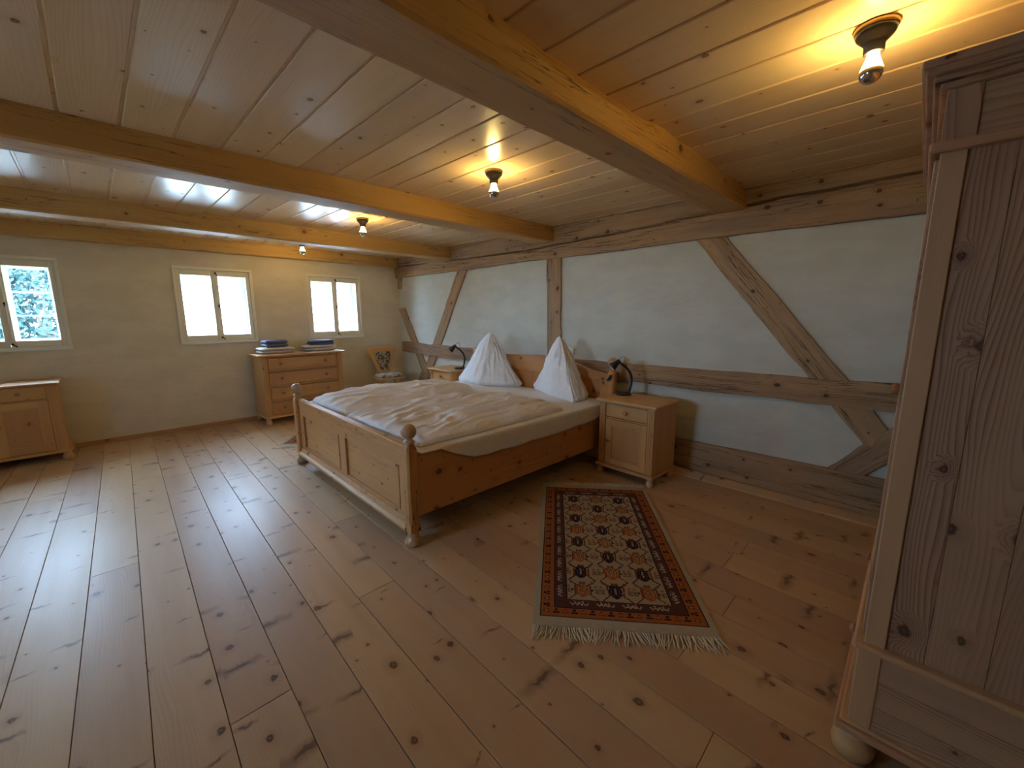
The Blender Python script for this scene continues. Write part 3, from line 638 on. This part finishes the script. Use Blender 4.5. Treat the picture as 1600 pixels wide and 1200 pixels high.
# ------------------------------------------------------------------ bedside lamps
def bedlamp(label):
    r = thing('bedside_lamp', label, 'lamp', group='black bedside lamps')
    m = MB(); m.lathe([(0.075, 0.0), (0.078, 0.006), (0.070, 0.016), (0.03, 0.020), (0, 0.021)], (0, 0, 0), 'z', 32); m.build('base', M['black'], r)
    path = []
    for i in range(19):
        t = i/18; path.append((0.055*math.cos(1)*0+0.0, -0.050-0.035*math.sin(t*math.pi*0.85)+0.115*t**3, 0.012+0.30*t+0.012*math.sin(t*math.pi)))
    m = MB(); m.tube(path, 0.0125, 12); m.build('arm', M['black'], r)
    e = Vector(path[-1])
    m = MB(); m.lathe([(0.010, 0.03), (0.020, 0.028), (0.024, 0.0), (0.028, -0.02), (0.045, -0.075), (0.043, -0.076), (0.026, -0.02), (0.018, 0.0), (0, 0.01)], (0, 0, 0), 'z', 24)
    sh = m.build('shade', M['black'], r); sh.location = e+Vector((0, 0.022, 0.004)); sh.rotation_euler = (math.radians(50), 0, 0)
    m = MB(); m.lathe([(0, -0.012), (0.0235, -0.014), (0.0415, -0.0735), (0.042, -0.074), (0.019, -0.010), (0, -0.008)], (0, 0, 0), 'z', 24); m.build('shade_lining', M['white'], sh)
    m = MB(); P = [(0, e.y+0.01, e.z+0.03), (0.005, e.y-0.025, e.z+0.055), (0.01, e.y-0.055, e.z+0.045), (0.012, e.y-0.06, e.z-0.01), (0.012, -0.068, 0.16), (0.015, -0.05, 0.06), (0.03, -0.01, 0.012), (0.05, 0.10, 0.010)]
    fine = []
    for i in range(len(P)-1):
        p0, p1, p2, p3 = (Vector(P[max(i-1, 0)]), Vector(P[i]), Vector(P[i+1]), Vector(P[min(i+2, len(P)-1)]))
        for k in range(6):
            t = k/6; fine.append(0.5*((2*p1)+(-p0+p2)*t+(2*p0-5*p1+4*p2-p3)*t*t+(-p0+3*p1-3*p2+p3)*t**3))
    fine.append(Vector(P[-1])); m.tube(fine, 0.0028, 6); m.build('cord', M['red'], r)
    return r
l1 = bedlamp('black bent arm lamp with red cord on the near bedside table'); l1.location = (3.57, 2.0, 0.727); l1.rotation_euler[2] = math.radians(48)
l2 = copy_tree(l1); l2['label'] = 'black bent arm lamp on the far bedside table'; l2.location = (3.64, 4.66, 0.739); l2.rotation_euler[2] = math.radians(40)
def cordswitch(loc, label):
    m = MB(); m.box(-0.016, 0.016, -0.012, 0.012, -0.034, 0.034); o = m.build('lamp_plug', M['black'], bevel=0.008, seg=3, loc=loc); o.rotation_euler = (0.5, 0.1, 0.4); tag(o, label, 'plug'); return o
cordswitch((BP(BL-0.055, 0.0, 0.865)), 'black cord plug hanging on the near headboard post')
m = MB(); m.box(-0.012, 0.0, -0.04, 0.04, -0.04, 0.04); o = m.build('wall_socket', M['white'], bevel=0.003, loc=(XF(2.9)+0.028, 2.885, 1.075)); tag(o, 'small white socket on the panel above the headboard', 'socket')
m = MB(); m.lathe([(0.018, 0.0), (0.02, 0.004), (0.019, 0.012), (0, 0.012)], (-0.012, 0, 0), 'x', 16); k_ = m.build('socket_insert', M['cream'], o); k_.scale = (-0.6, 1, 1)

# ------------------------------------------------------------------ chest of drawers
ch = thing('chest_of_drawers', 'pine chest of four drawers with folded towels on top, under the windows', 'chest of drawers', (2.09, 6.30, 0)); W2, D, H = 0.545, 0.47, 0.945
m = MB(); m.box(-W2, -W2+0.02, 0, D, 0.115, H, 'z'); m.box(W2-0.02, W2, 0, D, 0.115, H, 'z'); m.box(-W2+0.02, W2-0.02, D-0.01, D, 0.115, H, 'z')
m.box(-W2, -W2+0.07, -0.018, 0, 0.115, H, 'z'); m.box(W2-0.07, W2, -0.018, 0, 0.115, H, 'z'); fluted(m, -W2+0.01, -W2+0.06, -0.018, 0.15, H-0.03); fluted(m, W2-0.06, W2-0.01, -0.018, 0.15, H-0.03)
zs = [0.125, 0.322, 0.534, 0.742, 0.94]
for z in zs: m.box(-W2+0.07, W2-0.07, 0.004, 0.02, z-0.012, z+0.012)
m.build('body', M['furn'], ch, bevel=0.002)
m = MB(); m.box(-W2-0.045, W2+0.045, -0.045, D+0.02, H, H+0.028); m.build('chest_top', M['furn'], ch, bevel=0.009, seg=3)
m = MB(); m.box(-W2-0.02, W2+0.02, -0.038, D, 0.088, 0.115); m.build('plinth', M['furn'], ch, bevel=0.006)
for a, b in zip(zs, zs[1:]):
    m = MB(); m.box(-W2+0.077, W2-0.077, 0.002, 0.014, a+0.019, b-0.019); raised_frame(m, -W2+0.077, W2-0.077, a+0.019, b-0.019, 0.016, 0.002, 0.018)
    dr = m.build('drawer', M['furn'], ch, bevel=0.002)
    for kx in (-0.31, 0.30): m = MB(); knob(m, (kx, 0.002, (a+b)/2), r=0.023); m.build('knob', M['knob'], dr)
for x_ in (-W2+0.02, W2-0.02):
    for y_ in (0.0, D-0.04): m = MB(); bun(m, x_, y_, 0.042, 0.088); m.build('foot', M['turn'], ch)

# ------------------------------------------------------------------ cabinet at the left edge
cb = thing('cabinet', 'pine cabinet with drawers over panelled doors, at the left edge under a window', 'cabinet', (-0.81, 6.33, 0)); W2, D, H = 0.465, 0.46, 0.805
m = MB(); m.box(-W2, -W2+0.02, 0, D, 0.115, H, 'z'); m.box(W2-0.02, W2, 0, D, 0.115, H, 'z'); m.box(-W2+0.02, W2-0.02, D-0.01, D, 0.115, H, 'z')
m.box(-W2, -W2+0.07, -0.018, 0, 0.115, H, 'z'); m.box(W2-0.07, W2, -0.018, 0, 0.115, H, 'z'); m.box(-W2+0.07, W2-0.07, -0.008, 0.01, 0.655, 0.668); m.box(-0.012, 0.012, -0.008, 0.01, 0.115, H, 'z')
fluted(m, -W2+0.01, -W2+0.06, -0.018, 0.15, H-0.03); fluted(m, W2-0.06, W2-0.01, -0.018, 0.15, H-0.03)
m.build('body', M['furn'], cb, bevel=0.002)
m = MB(); m.box(-W2-0.035, W2+0.035, -0.045, D+0.01, H, H+0.026); m.build('cabinet_top', M['furn'], cb, bevel=0.009, seg=3)
m = MB(); m.box(-W2-0.035, W2+0.035, -0.045, D, 0.085, 0.115); m.build('plinth', M['furn'], cb, bevel=0.008)
for a, b in ((-W2+0.073, -0.014), (0.014, W2-0.073)):
    m = MB(); m.box(a, b, -0.012, 0.006, 0.671, H-0.006); dr = m.build('drawer', M['furn'], cb, bevel=0.003)
    m = MB(); knob(m, ((a+b)/2, -0.012, 0.737), r=0.018); m.build('knob', M['knob'], dr)
    m = MB(); c, d_ = 0.119, 0.652
    raised_frame(m, a, b, c, d_, 0.065, 0.002, 0.014); m.box(a+0.065, b-0.065, -0.004, 0.002, c+0.065, d_-0.065, 'z'); raised_frame(m, a+0.065, b-0.065, c+0.065, d_-0.065, 0.012, -0.004, 0.006)
    dd = m.build('door', M['furn'], cb, bevel=0.002)
    m = MB(); knob(m, (a+0.03 if a > 0 else b-0.03, -0.012, 0.42), r=0.016); m.build('knob', M['knob'], dd)
for x_ in (-W2+0.0, W2-0.0):
    for y_ in (0.0, D-0.04): m = MB(); bun(m, x_, y_, 0.042, 0.085); m.build('foot', M['turn'], cb)

# ------------------------------------------------------------------ folded towels
def towel(cx, cy, z, wx, wy, h, layers, mat, label, seed, rz=0.0):
    m = MB(); lh = h/layers
    for l in range(layers):
        nx_, ny_ = 30, 20; P = []
        for sgn in (1, -1):
            for j in range(ny_):
                for i in range(nx_):
                    a, b = i/(nx_-1)*2-1, j/(ny_-1)*2-1
                    e = (max(0, 1-abs(a)**8)*max(0, 1-abs(b)**8))**0.5
                    x = a*wx/2+0.004*nz(l, b*3, seed); y = b*wy/2+0.004*nz(l, a*3, seed+3)
                    P.append(Vector((x, y, lh*(l+0.5)+sgn*lh*0.49*e+0.003*nz(a*3, b*3, seed)*e)))
        o_ = nx_*ny_; fs = [(j*nx_+i, j*nx_+i+1, (j+1)*nx_+i+1, (j+1)*nx_+i) for j in range(ny_-1) for i in range(nx_-1)]
        fs += [tuple(o_+q for q in reversed(f)) for f in fs]; m.piece(P, fs, (1, 0, 0), True)
    o = m.build('folded_towel', mat, loc=(cx, cy, z), rz=rz); tag(o, label, 'towel', 'folded towels on the chest of drawers'); return o
TZ = 0.974
towel(1.80, 6.55, TZ, 0.44, 0.30, 0.085, 2, M['tlight'], 'pale folded bath towel under the left dark towel on the chest', 1)
towel(1.80, 6.56, TZ+0.085, 0.30, 0.22, 0.100, 2, M['tdark'], 'dark folded hand towel on top of the left towel stack', 2, 0.05)
towel(2.40, 6.56, TZ, 0.44, 0.30, 0.085, 2, M['tlight'], 'pale folded bath towel under the right dark towel on the chest', 3, -0.08)
towel(2.44, 6.57, TZ+0.085, 0.35, 0.23, 0.075, 2, M['tdark'], 'dark folded hand towel on top of the right towel stack', 4, -0.10)

# ------------------------------------------------------------------ chair
cr = thing('tyrolean_chair', 'pine chair with shield shaped back and floral upholstery in the corner', 'chair', (3.42, 6.30, 0), math.radians(-6))
m = MB(); m.prism([(-0.21, -0.19), (0.21, -0.19), (0.235, -0.14), (0.20, 0.20), (-0.20, 0.20), (-0.235, -0.14)], 2, 0.455, 0.485, g=(1, 0, 0)); m.build('seat', M['furn'], cr, bevel=0.006)
m = MB(); vs = []; n_ = 32
for k_, (sc, z) in enumerate(((1.0, 0.486), (1.04, 0.50), (1.03, 0.520), (0.93, 0.535), (0.5, 0.545), (0.01, 0.547))):
    for i in range(n_):
        a = 2*math.pi*i/n_; c, s_ = math.cos(a), math.sin(a); rr = 1/(abs(c)**4+abs(s_)**4)**0.25
        vs.append((0.205*sc*c*rr, -0.005+0.175*sc*s_*rr, z))
m.piece(vs, [(j*n_+i, j*n_+(i+1) % n_, (j+1)*n_+(i+1) % n_, (j+1)*n_+i) for j in range(5) for i in range(n_)]+[tuple(range(n_-1, -1, -1)), tuple(5*n_+i for i in range(n_))], (1, 0, 0), True); m.build('seat_cushion', M['floral2'], cr)
for sx, sy in ((-1, -1), (1, -1), (-1, 1), (1, 1)):
    m = MB(); m.tube([(sx*0.15, sy*0.13, 0.458), (sx*0.165, sy*0.15, 0.34), (sx*0.20, sy*0.19, 0.0)], [0.024, 0.023, 0.015], 8, (0, 0, 1)); m.build('leg', M['furn'], cr)
outl = [(0.09, 0.49), (0.115, 0.58), (0.155, 0.68), (0.195, 0.78), (0.215, 0.86), (0.255, 0.895), (0.25, 0.935), (0.17, 0.952), (0.08, 0.965), (0.0, 0.968)]
full = outl+[(-x, z) for x, z in reversed(outl[:-1])]
inn = [(0.05, 0.55), (0.075, 0.62), (0.12, 0.74), (0.14, 0.84), (0.13, 0.88), (0.0, 0.895)]; inn = inn+[(-x, z) for x, z in reversed(inn[:-1])]
def tilt(vs): return [Vector((v[0], v[1]+(v[2]-0.49)*0.22, v[2])) for v in vs]
m = MB(); m.prism(full, 1, 0.165, 0.19); m.v = tilt(m.v); bk = m.build('backrest', M['furn'], cr, bevel=0.005)
m = MB(); m.prism(inn, 1, 0.152, 0.166); m.v = tilt(m.v); m.build('back_upholstery', M['floral'], bk, bevel=0.006, seg=3)

# ------------------------------------------------------------------ wardrobe (side faces -x)
wr = thing('wardrobe', 'tall pine wardrobe at the right edge with panelled side and cornice', 'wardrobe', (1.68, 0.018, 0)); WW, WD = 1.28, 0.60
m = MB()    # side frame: plane x=0, y from 0 to -WD
def side(m, x_, t):
    m.box(x_, x_+t, -0.052, 0.0, 0.42, 1.93, 'z', 0.8); m.box(x_, x_+t, -WD, -WD+0.052, 0.42, 1.93, 'z', 0.8)
side(m, 0.0, 0.022); m.build('side_frame', M['wardl'], wr, bevel=0.003); m = MB(); side(m, WW-0.022, 0.022); m.build('side_frame', M['wardl'], wr, bevel=0.003)
for xx in (0.010, WW-0.018):
    m = MB(); k = 0; ys = [-0.052, -0.140, -0.265, -0.395, -0.50, -WD+0.052]
    for a, b in zip(ys[1:], ys): m.box(xx, xx+0.008, a, b-0.0015, 0.42, 1.93, 'z')
    m.box(xx+0.006, xx+0.010, -WD+0.05, -0.05, 0.42, 1.93, 'z'); m.build('side_panel', M['ward'], wr)
m = MB(); m.box(0.01, WW-0.01, -WD, -WD+0.012, 0.10, 2.1, 'z'); m.box(0.02, WW-0.02, -WD+0.012, -0.01, 0.12, 0.14); m.box(0.02, WW-0.02, -WD+0.012, -0.01, 2.09, 2.11); m.build('carcass', M['ward'], wr)
# lower box
m = MB(); 
for xx in (-0.014, WW-0.008): 
    m.box(xx, xx+0.022, -0.048, 0.012, 0.115, 0.40, 'z', 0.7); m.box(xx, xx+0.022, -WD, -WD+0.05, 0.115, 0.40, 'z', 0.7)
m.box(0.008, WW-0.008, -0.002, 0.012, 0.115, 0.14); m.build('base_frame', M['wardl'], wr, bevel=0.003)
for xx in (-0.006, WW-0.006):
    m = MB(); m.box(xx, xx+0.012, -WD+0.05, -0.048, 0.115, 0.40, 'y')
    for k in range(3): m.box(xx-0.003, xx+0.002, -WD+0.05, -0.048, 0.115+k*0.095, 0.115+(k+1)*0.095-0.002, 'y')
    m.build('base_panel', M['ward'], wr)
m = MB(); m.box(-0.024, WW+0.024, -WD, 0.028, 0.40, 0.422, 'y'); m.build('base_ledge', M['wardl'], wr, bevel=0.008, seg=3)
m = MB(); m.box(-0.040, WW+0.040, -WD-0.005, 0.045, 0.088, 0.112, 'y'); m.box(-0.026, WW+0.026, -WD, 0.032, 0.112, 0.124, 'y'); m.build('plinth_moulding', M['wardl'], wr, bevel=0.008, seg=3)
for x_ in (0.0, WW-0.0):
    for y_ in (0.0, -WD+0.05): m = MB(); m.lathe([(0.042, 0), (0.055, 0.008), (0.060, 0.03), (0.056, 0.055), (0.04, 0.075), (0.045, 0.088), (0, 0.088)], (x_, y_-0.01, 0), 'z', 28); m.build('foot', M['turn'], wr)
m = MB(); m.box(0.03, WW-0.03, -0.004, 0.016, 0.145, 0.395); dr = m.build('drawer', M['ward'], wr, bevel=0.004)
for kx in (0.3, WW-0.3): m = MB(); knob(m, (kx, 0.016, 0.27), 'y', 1, 0.02); m.build('knob', M['knob'], dr)
for a, b, kx in ((0.03, WW/2-0.002, WW/2-0.035), (WW/2+0.002, WW-0.03, WW/2+0.045)):
    m = MB(); m.box(a, b, -0.012, -0.004, 0.43, 1.92, 'z')
    for p in ((a, a+0.07, 0.43, 1.92), (b-0.07, b, 0.43, 1.92)): m.box(p[0], p[1], -0.004, 0.010, p[2], p[3], 'z')
    for z in (0.43, 1.13, 1.85): m.box(a+0.07, b-0.07, -0.004, 0.010, z, z+0.07)
    dd = m.build('door', M['ward'], wr, bevel=0.003); m = MB(); knob(m, (kx, 0.010, 1.19), 'y', 1, 0.021); m.build('knob', M['knob'], dd)
# upper frieze and cornice
m = MB(); m.box(-0.018, WW+0.018, -WD, 0.024, 1.928, 1.955, 'y'); m.build('frieze_ledge', M['wardl'], wr, bevel=0.006)
m = MB()
for xx in (0.0, WW-0.022): m.box(xx, xx+0.022, -0.062, 0.004, 1.955, 2.10, 'z', 0.6); m.box(xx, xx+0.022, -WD, -WD+0.05, 1.955, 2.10, 'z')
for xx in (0.008, WW-0.018): m.box(xx, xx+0.01, -WD+0.05, -0.062, 1.955, 2.10, 'y')
m.box(0.022, WW-0.022, -0.012, 0.0, 1.955, 2.10); m.build('frieze', M['ward'], wr, bevel=0.002)
m = MB()
for z, e in ((2.085, 0.016), (2.10, 0.030), (2.118, 0.048), (2.133, 0.056)): m.box(-e, WW+e, -WD, e+0.004, z, z+(0.019 if z < 2.13 else 0.022), 'y', 0.4)
m.build('cornice', M['ward'], wr, bevel=0.005)
m = MB(); m.lathe([(0, 0), (0.012, 0), (0.022, 0.01), (0.026, 0.022), (0.02, 0.036), (0, 0.042)], (0, 0, 0), 'z', 20)

# ------------------------------------------------------------------ rugs
def make_rug(label, nfr_seed):
    L, Wd = 1.70, 0.88; res = 0.0055; nx, ny = int(L/res), int(Wd/res)
    cream = (0.46, 0.36, 0.23); navy = (0.018, 0.018, 0.034); brown = (0.115, 0.045, 0.035); orange = (0.40, 0.125, 0.035); rust = (0.22, 0.065, 0.03); grey = (0.17, 0.11, 0.085); pale = (0.50, 0.43, 0.31)
    img = [[cream]*nx for _ in range(ny)]
    def put(i, j, c):
        if 0 <= i < nx and 0 <= j < ny: img[j][i] = c
    def rect(a, b, c, d_, col):
        for j in range(max(0, int(c/res)), min(ny, int(d_/res))):
            for i in range(max(0, int(a/res)), min(nx, int(b/res))): img[j][i] = col
    def line(xa, ya, xb, yb_, w_, col):
        n = int(max(abs(xb-xa), abs(yb_-ya))/res*1.5)+1; h = w_/2
        for k in range(n+1):
            x = xa+(xb-xa)*k/n; y = ya+(yb_-ya)*k/n
            i0, i1 = round((x-h)/res), round((x+h)/res); j0, j1 = round((y-h)/res), round((y+h)/res)
            for j in range(j0, max(j0+1, j1)):
                for i in range(i0, max(i0+1, i1)): put(i, j, col)
    def disc(cx, cy, rx, ry, col):
        for j in range(int((cy-ry)/res), int((cy+ry)/res)+2):
            for i in range(int((cx-rx)/res), int((cx+rx)/res)+2):
                if ((i*res-cx)/rx)**2+((j*res-cy)/ry)**2 <= 1: put(i, j, col)
    e0 = 0.032
    rect(0, L, 0, Wd, pale); rect(e0+.03, L-e0-.03, e0, Wd-e0, navy)
    X0_, X1_, Y0_, Y1_ = e0+.036, L-e0-.036, e0+.006, Wd-e0-.006
    rect(X0_, X1_, Y0_, Y1_, orange)
    b1 = 0.062
    # outer border: alternating small figures
    def little(x, y, k, vert):
        c1 = navy if k % 2 else rust
        for (a, b, r1, r2) in ((-.008, -.008, .007, .009), (.008, -.008, .007, .009), (0, .010, .010, .008)):
            p = (a, b) if not vert else (b, a); disc(x+p[0], y+p[1], r1, r2, c1)
        if k % 2 == 0: disc(x, y, .004, .004, cream)
    k = 0; x = X0_+0.03
    while x < X1_-0.02: little(x, Y0_+b1/2, k, False); little(x, Y1_-b1/2, k, False); x += 0.046; k += 1
    y = Y0_+0.08; 
    while y < Y1_-0.05: little(X0_+b1/2, y, k, True); little(X1_-b1/2, y, k, True); y += 0.046; k += 1
    rect(X0_+b1, X1_-b1, Y0_+b1, Y1_-b1, navy); rect(X0_+b1+.006, X1_-b1-.006, Y0_+b1+.006, Y1_-b1-.006, brown)
    b2 = b1+.006+.062
    def vine(x, y, vert, s_):
        pts = [(-.045, .006), (-.036, -.012), (-.018, .004), (-.012, -.012), (0, .010), (.012, -.012), (.02, .006), (.036, -.010), (.046, .008)]
        for (a, b), (c, d_) in zip(pts, pts[1:]):
            if vert: line(x+b*s_, y+a, x+d_*s_, y+c, .006, pale)
            else: line(x+a, y+b*s_, x+c, y+d_*s_, .006, pale)
        for q in (-.02, .02):
            p = (q, .012*s_) if not vert else (.012*s_, q); disc(x+p[0], y+p[1], .008, .008, grey); disc(x+p[0], y+p[1], .004, .004, pale)
    n = 10
    for i in range(n):
        x = X0_+b2+(X1_-X0_-2*b2)*(i+0.5)/n; vine(x, Y0_+b1+.037, False, 1); vine(x, Y1_-b1-.037, False, -1)
    for i in range(4):
        y = Y0_+b2+(Y1_-Y0_-2*b2)*(i+0.5)/4; vine(X0_+b1+.037, y, True, 1); vine(X1_-b1-.037, y, True, -1)
    rect(X0_+b2, X1_-b2, Y0_+b2, Y1_-b2, navy); rect(X0_+b2+.005, X1_-b2-.005, Y0_+b2+.005, Y1_-b2-.005, cream)
    fx0, fx1, fy0, fy1 = X0_+b2+.005, X1_-b2-.005, Y0_+b2+.005, Y1_-b2-.005
    nr_, nc_ = 8, 3; sx, sy = (fx1-fx0)/nr_, (fy1-fy0)/nc_
    for r_ in range(nr_):
        for c in range(nc_):
            cx, cy = fx0+(r_+.5)*sx, fy0+(c+.5)*sy; dk = (r_+c) % 2; c1, c2 = (navy, rust) if dk else (orange, rust)
            # lattice
            for a, b in ((-1, -1), (-1, 1), (1, -1), (1, 1)): line(cx+a*.03, cy+b*.028, cx+a*sx*.5, cy+b*sy*.42, .007, rust if not dk else navy)
            # beetle like medallion: body along x
            disc(cx-.005, cy, .060, .034, c1); disc(cx-.005, cy, .048, .024, cream if not dk else rust); disc(cx-.005, cy, .044, .019, c1); disc(cx-.005, cy, .032, .008, grey if dk else cream)
            for q in (-.018, 0, .018): disc(cx+q, cy, .006, .005, pale if dk else rust)
            for b in (-1, 1):
                line(cx-.035, cy+b*.040, cx+.03, cy+b*.043, .010, c2); line(cx+.03, cy+b*.02, cx-.0+.055, cy+b*.055, .008, c1 if dk else rust)
                disc(cx+.058, cy+b*.058, .010, .010, c2 if dk else grey)
            disc(cx+.055, cy-.010, .011, .010, c2 if dk else grey); disc(cx+.055, cy+.010, .011, .010, c2 if dk else grey)
            disc(cx-.050, cy, .008, .008, c1)
            # small sprigs between medallions
            for b in (-1, 1):
                ux, uy = cx-.012, cy+b*sy*.42
                for a in (-.014, 0, .014): line(ux+a, uy-.012, ux+a+.004, uy+.012, .006, rust if dk else grey)
                line(ux-.016, uy, ux+.018, uy, .004, grey); disc(ux+.034, uy, .008, .009, orange); 
                if not dk: disc(ux+.004, uy-b*.022, .008, .006, navy)
    r = thing('patterned_rug', label, 'rug', group='patterned fringed rugs')
    vs = [Vector((i*res-L/2, j*res-Wd/2, 0.009+0.0008*nz(i*res*9, j*res*9, 2)+(0.002*nz(i*res*2.5, j*res*2.5, nfr_seed)))) for j in range(ny+1) for i in range(nx+1)]
    W1 = nx+1; fs = [(j*W1+i, j*W1+i+1, (j+1)*W1+i+1, (j+1)*W1+i) for j in range(ny) for i in range(nx)]
    bnd = [i for i in range(W1)]+[j*W1+nx for j in range(1, ny+1)]+[ny*W1+i for i in range(nx-1, -1, -1)]+[j*W1 for j in range(ny-1, 0, -1)]
    o_ = len(vs); vs += [Vector((vs[b].x, vs[b].y, 0.0)) for b in bnd]; Lb = len(bnd); nt = len(fs)
    fs += [(bnd[k], o_+k, o_+(k+1) % Lb, bnd[(k+1) % Lb]) for k in range(Lb)]
    me = bpy.data.meshes.new('pile'); me.from_pydata([tuple(v) for v in vs], [], fs)
    ca = me.color_attributes.new('Col', 'FLOAT_COLOR', 'CORNER'); buf = []
    for j in range(ny):
        for i in range(nx): buf += [*img[j][i], 1.0]*4
    buf += [*pale, 1.0]*4*Lb; ca.data.foreach_set('color', buf); me.materials.append(M['rug'])
    o = bpy.data.objects.new('pile', me); C.objects.link(o); o.parent = r
    rnd = random.Random(nfr_seed)
    for sg in (-1, 1):
        m = MB(); n = 120
        for k in range(n):
            y = -Wd/2+Wd*(k+0.5)/n; l_ = rnd.uniform(0.060, 0.095); dy = rnd.uniform(-0.02, 0.02)+0.018*math.sin(k*0.16+nfr_seed); w_ = 0.0022
            P = [Vector((sg*(L/2-0.004), y, 0.006)), Vector((sg*(L/2+l_*0.4), y+dy*0.4, 0.006+rnd.uniform(0, 0.003))), Vector((sg*(L/2+l_*0.75), y+dy+rnd.uniform(-.004, .004), 0.003)), Vector((sg*(L/2+l_), y+dy*1.4+rnd.uniform(-.006, .006), 0.0025))]
            m.tube(P, [0.0034, 0.0032, 0.0030, 0.0018], 5)
        o = m.build('fringe', M['fringe'], r); o['kind'] = 'stuff'
    return r
rg = make_rug('red and cream patterned rug with fringes in front of the near bedside table', 3)
ang = math.atan2(2.254-1.193, 2.664-1.341)
rg.location = ((2.664+3.244+1.341+1.851)/4, (2.254+1.558+1.193+0.502)/4, 0.0); rg.rotation_euler[2] = ang
r2_ = copy_tree(rg); r2_['label'] = 'patterned rug beyond the bed, only a corner showing past the foot post'
r2_.location = (2.23, 5.53, 0); r2_.rotation_euler[2] = math.radians(50)

# ------------------------------------------------------------------ ceiling lamps
def ceiling_lamp(label):
    r = thing('ceiling_lamp', label, 'lamp', group='bare bulb ceiling lamps')
    m = MB(); m.lathe([(0.0, 0.0), (0.052, 0.0), (0.055, -0.004), (0.053, -0.012), (0.05, -0.014), (0.0, -0.014)], (0, 0, 0), 'z', 36); m.build('mounting_ring', M['brass'], r)
    m = MB(); m.lathe([(0.0, -0.013), (0.050, -0.013), (0.051, -0.018), (0.046, -0.028), (0.030, -0.044), (0.026, -0.05), (0.0255, -0.072), (0.023, -0.074), (0.0, -0.074)], (0, 0, 0), 'z', 36); m.build('lamp_holder', M['bake'], r)
    prof = [(0.014, 0.0), (0.0145, -0.006), (0.017, -0.018), (0.0235, -0.034), (0.0285, -0.048)]
    bl = MB(); bl.lathe(prof, (0, 0, -0.070), 'z', 32); b = bl.build('bulb', M['glow'], r)
    R = 0.030
    m = MB(); m.lathe([(R*math.cos(a)*0.985, -0.056-R*math.sin(a)) for a in [-0.28+i*(math.pi/2+0.28)/12 for i in range(13)]], (0, 0, -0.070), 'z', 32); m.build('silvered_cap', M['mirror'], b)
    return r
cl = ceiling_lamp('bare bulb ceiling lamp with silvered cap beside the wardrobe'); cl.location = (2.055, 0.232, zc); cl.scale = (1.17, 1.17, 1.17)
for y, lb in ((2.25, 'bare bulb ceiling lamp above the rug side of the bed, between the two nearest beams'), (4.25, 'bare bulb ceiling lamp between the second and third beams, above the bed foot'), (6.02, 'bare bulb ceiling lamp nearest the window wall, over the chest of drawers')):
    c2 = copy_tree(cl); c2['label'] = lb; c2.location = (2.10, y, zc)

# ------------------------------------------------------------------ outdoors
m = MB(); m.box(-40, 40, y1+0.36, 60, -0.5, -0.4); m.box(-40, x0-0.36, -30, y1+0.36, -0.5, -0.4); struct(m.build('ground', M['grass']))
nb = thing('neighbour_house', 'white rendered house with a tiled roof seen through the right windows', 'house', (6.3, 17, -0.4))
m = MB(); m.box(-4.5, 8, 0, 6, 0, 2.9); m.build('wall', M['outwhite'], nb)
m = MB(); m.prism([(-0.5, 2.85), (6.5, 2.85), (3, 6.6)], 0, -4.9, 8.4)
rf = m.build('roof', M['slate'], nb)
m = MB()
for k in range(14): t = k/14; m.box(-4.9, 8.4, -0.52+3.5*t-0.02, -0.52+3.5*t+0.06, 2.86+3.75*t, 2.90+3.75*t)
m.build('roof_tiles', M['slate'], nb)
def tree(x, y, h, seed, label):
    r = thing('garden_tree', label, 'tree', (x, y, -0.4), group='trees outside the left window'); rnd = random.Random(seed)
    m = MB(); m.tube([(0, 0, 0), (0.05, 0, h*0.3), (0, 0.05, h*0.7)], [0.16, 0.12, 0.05], 10); m.build('trunk', M['bark'], r)
    m = MB()
    for k in range(9000):
        a, b, rr = rnd.uniform(0, 6.28), rnd.uniform(-1, 1), rnd.uniform(0.4, 1)**0.5; q = math.sqrt(1-b*b)
        p = Vector((math.cos(a)*q*rr*h*0.34, math.sin(a)*q*rr*h*0.34, h*0.55+b*rr*h*0.45)); s_ = 0.075
        d1 = Vector((rnd.uniform(-1, 1), rnd.uniform(-1, 1), rnd.uniform(-1, 1))).normalized()*s_; d2_ = d1.orthogonal().normalized()*s_*0.5
        m.piece([p-d1, p+d2_, p+d1, p-d2_], [(0, 1, 2, 3)])
    m.build('foliage', M['leaf'], r)
tree(-0.75, 13.5, 4.2, 1, 'leafy garden tree seen through the leftmost window'); tree(-2.6, 16.5, 5.0, 2, 'taller leafy tree behind, outside the leftmost window')
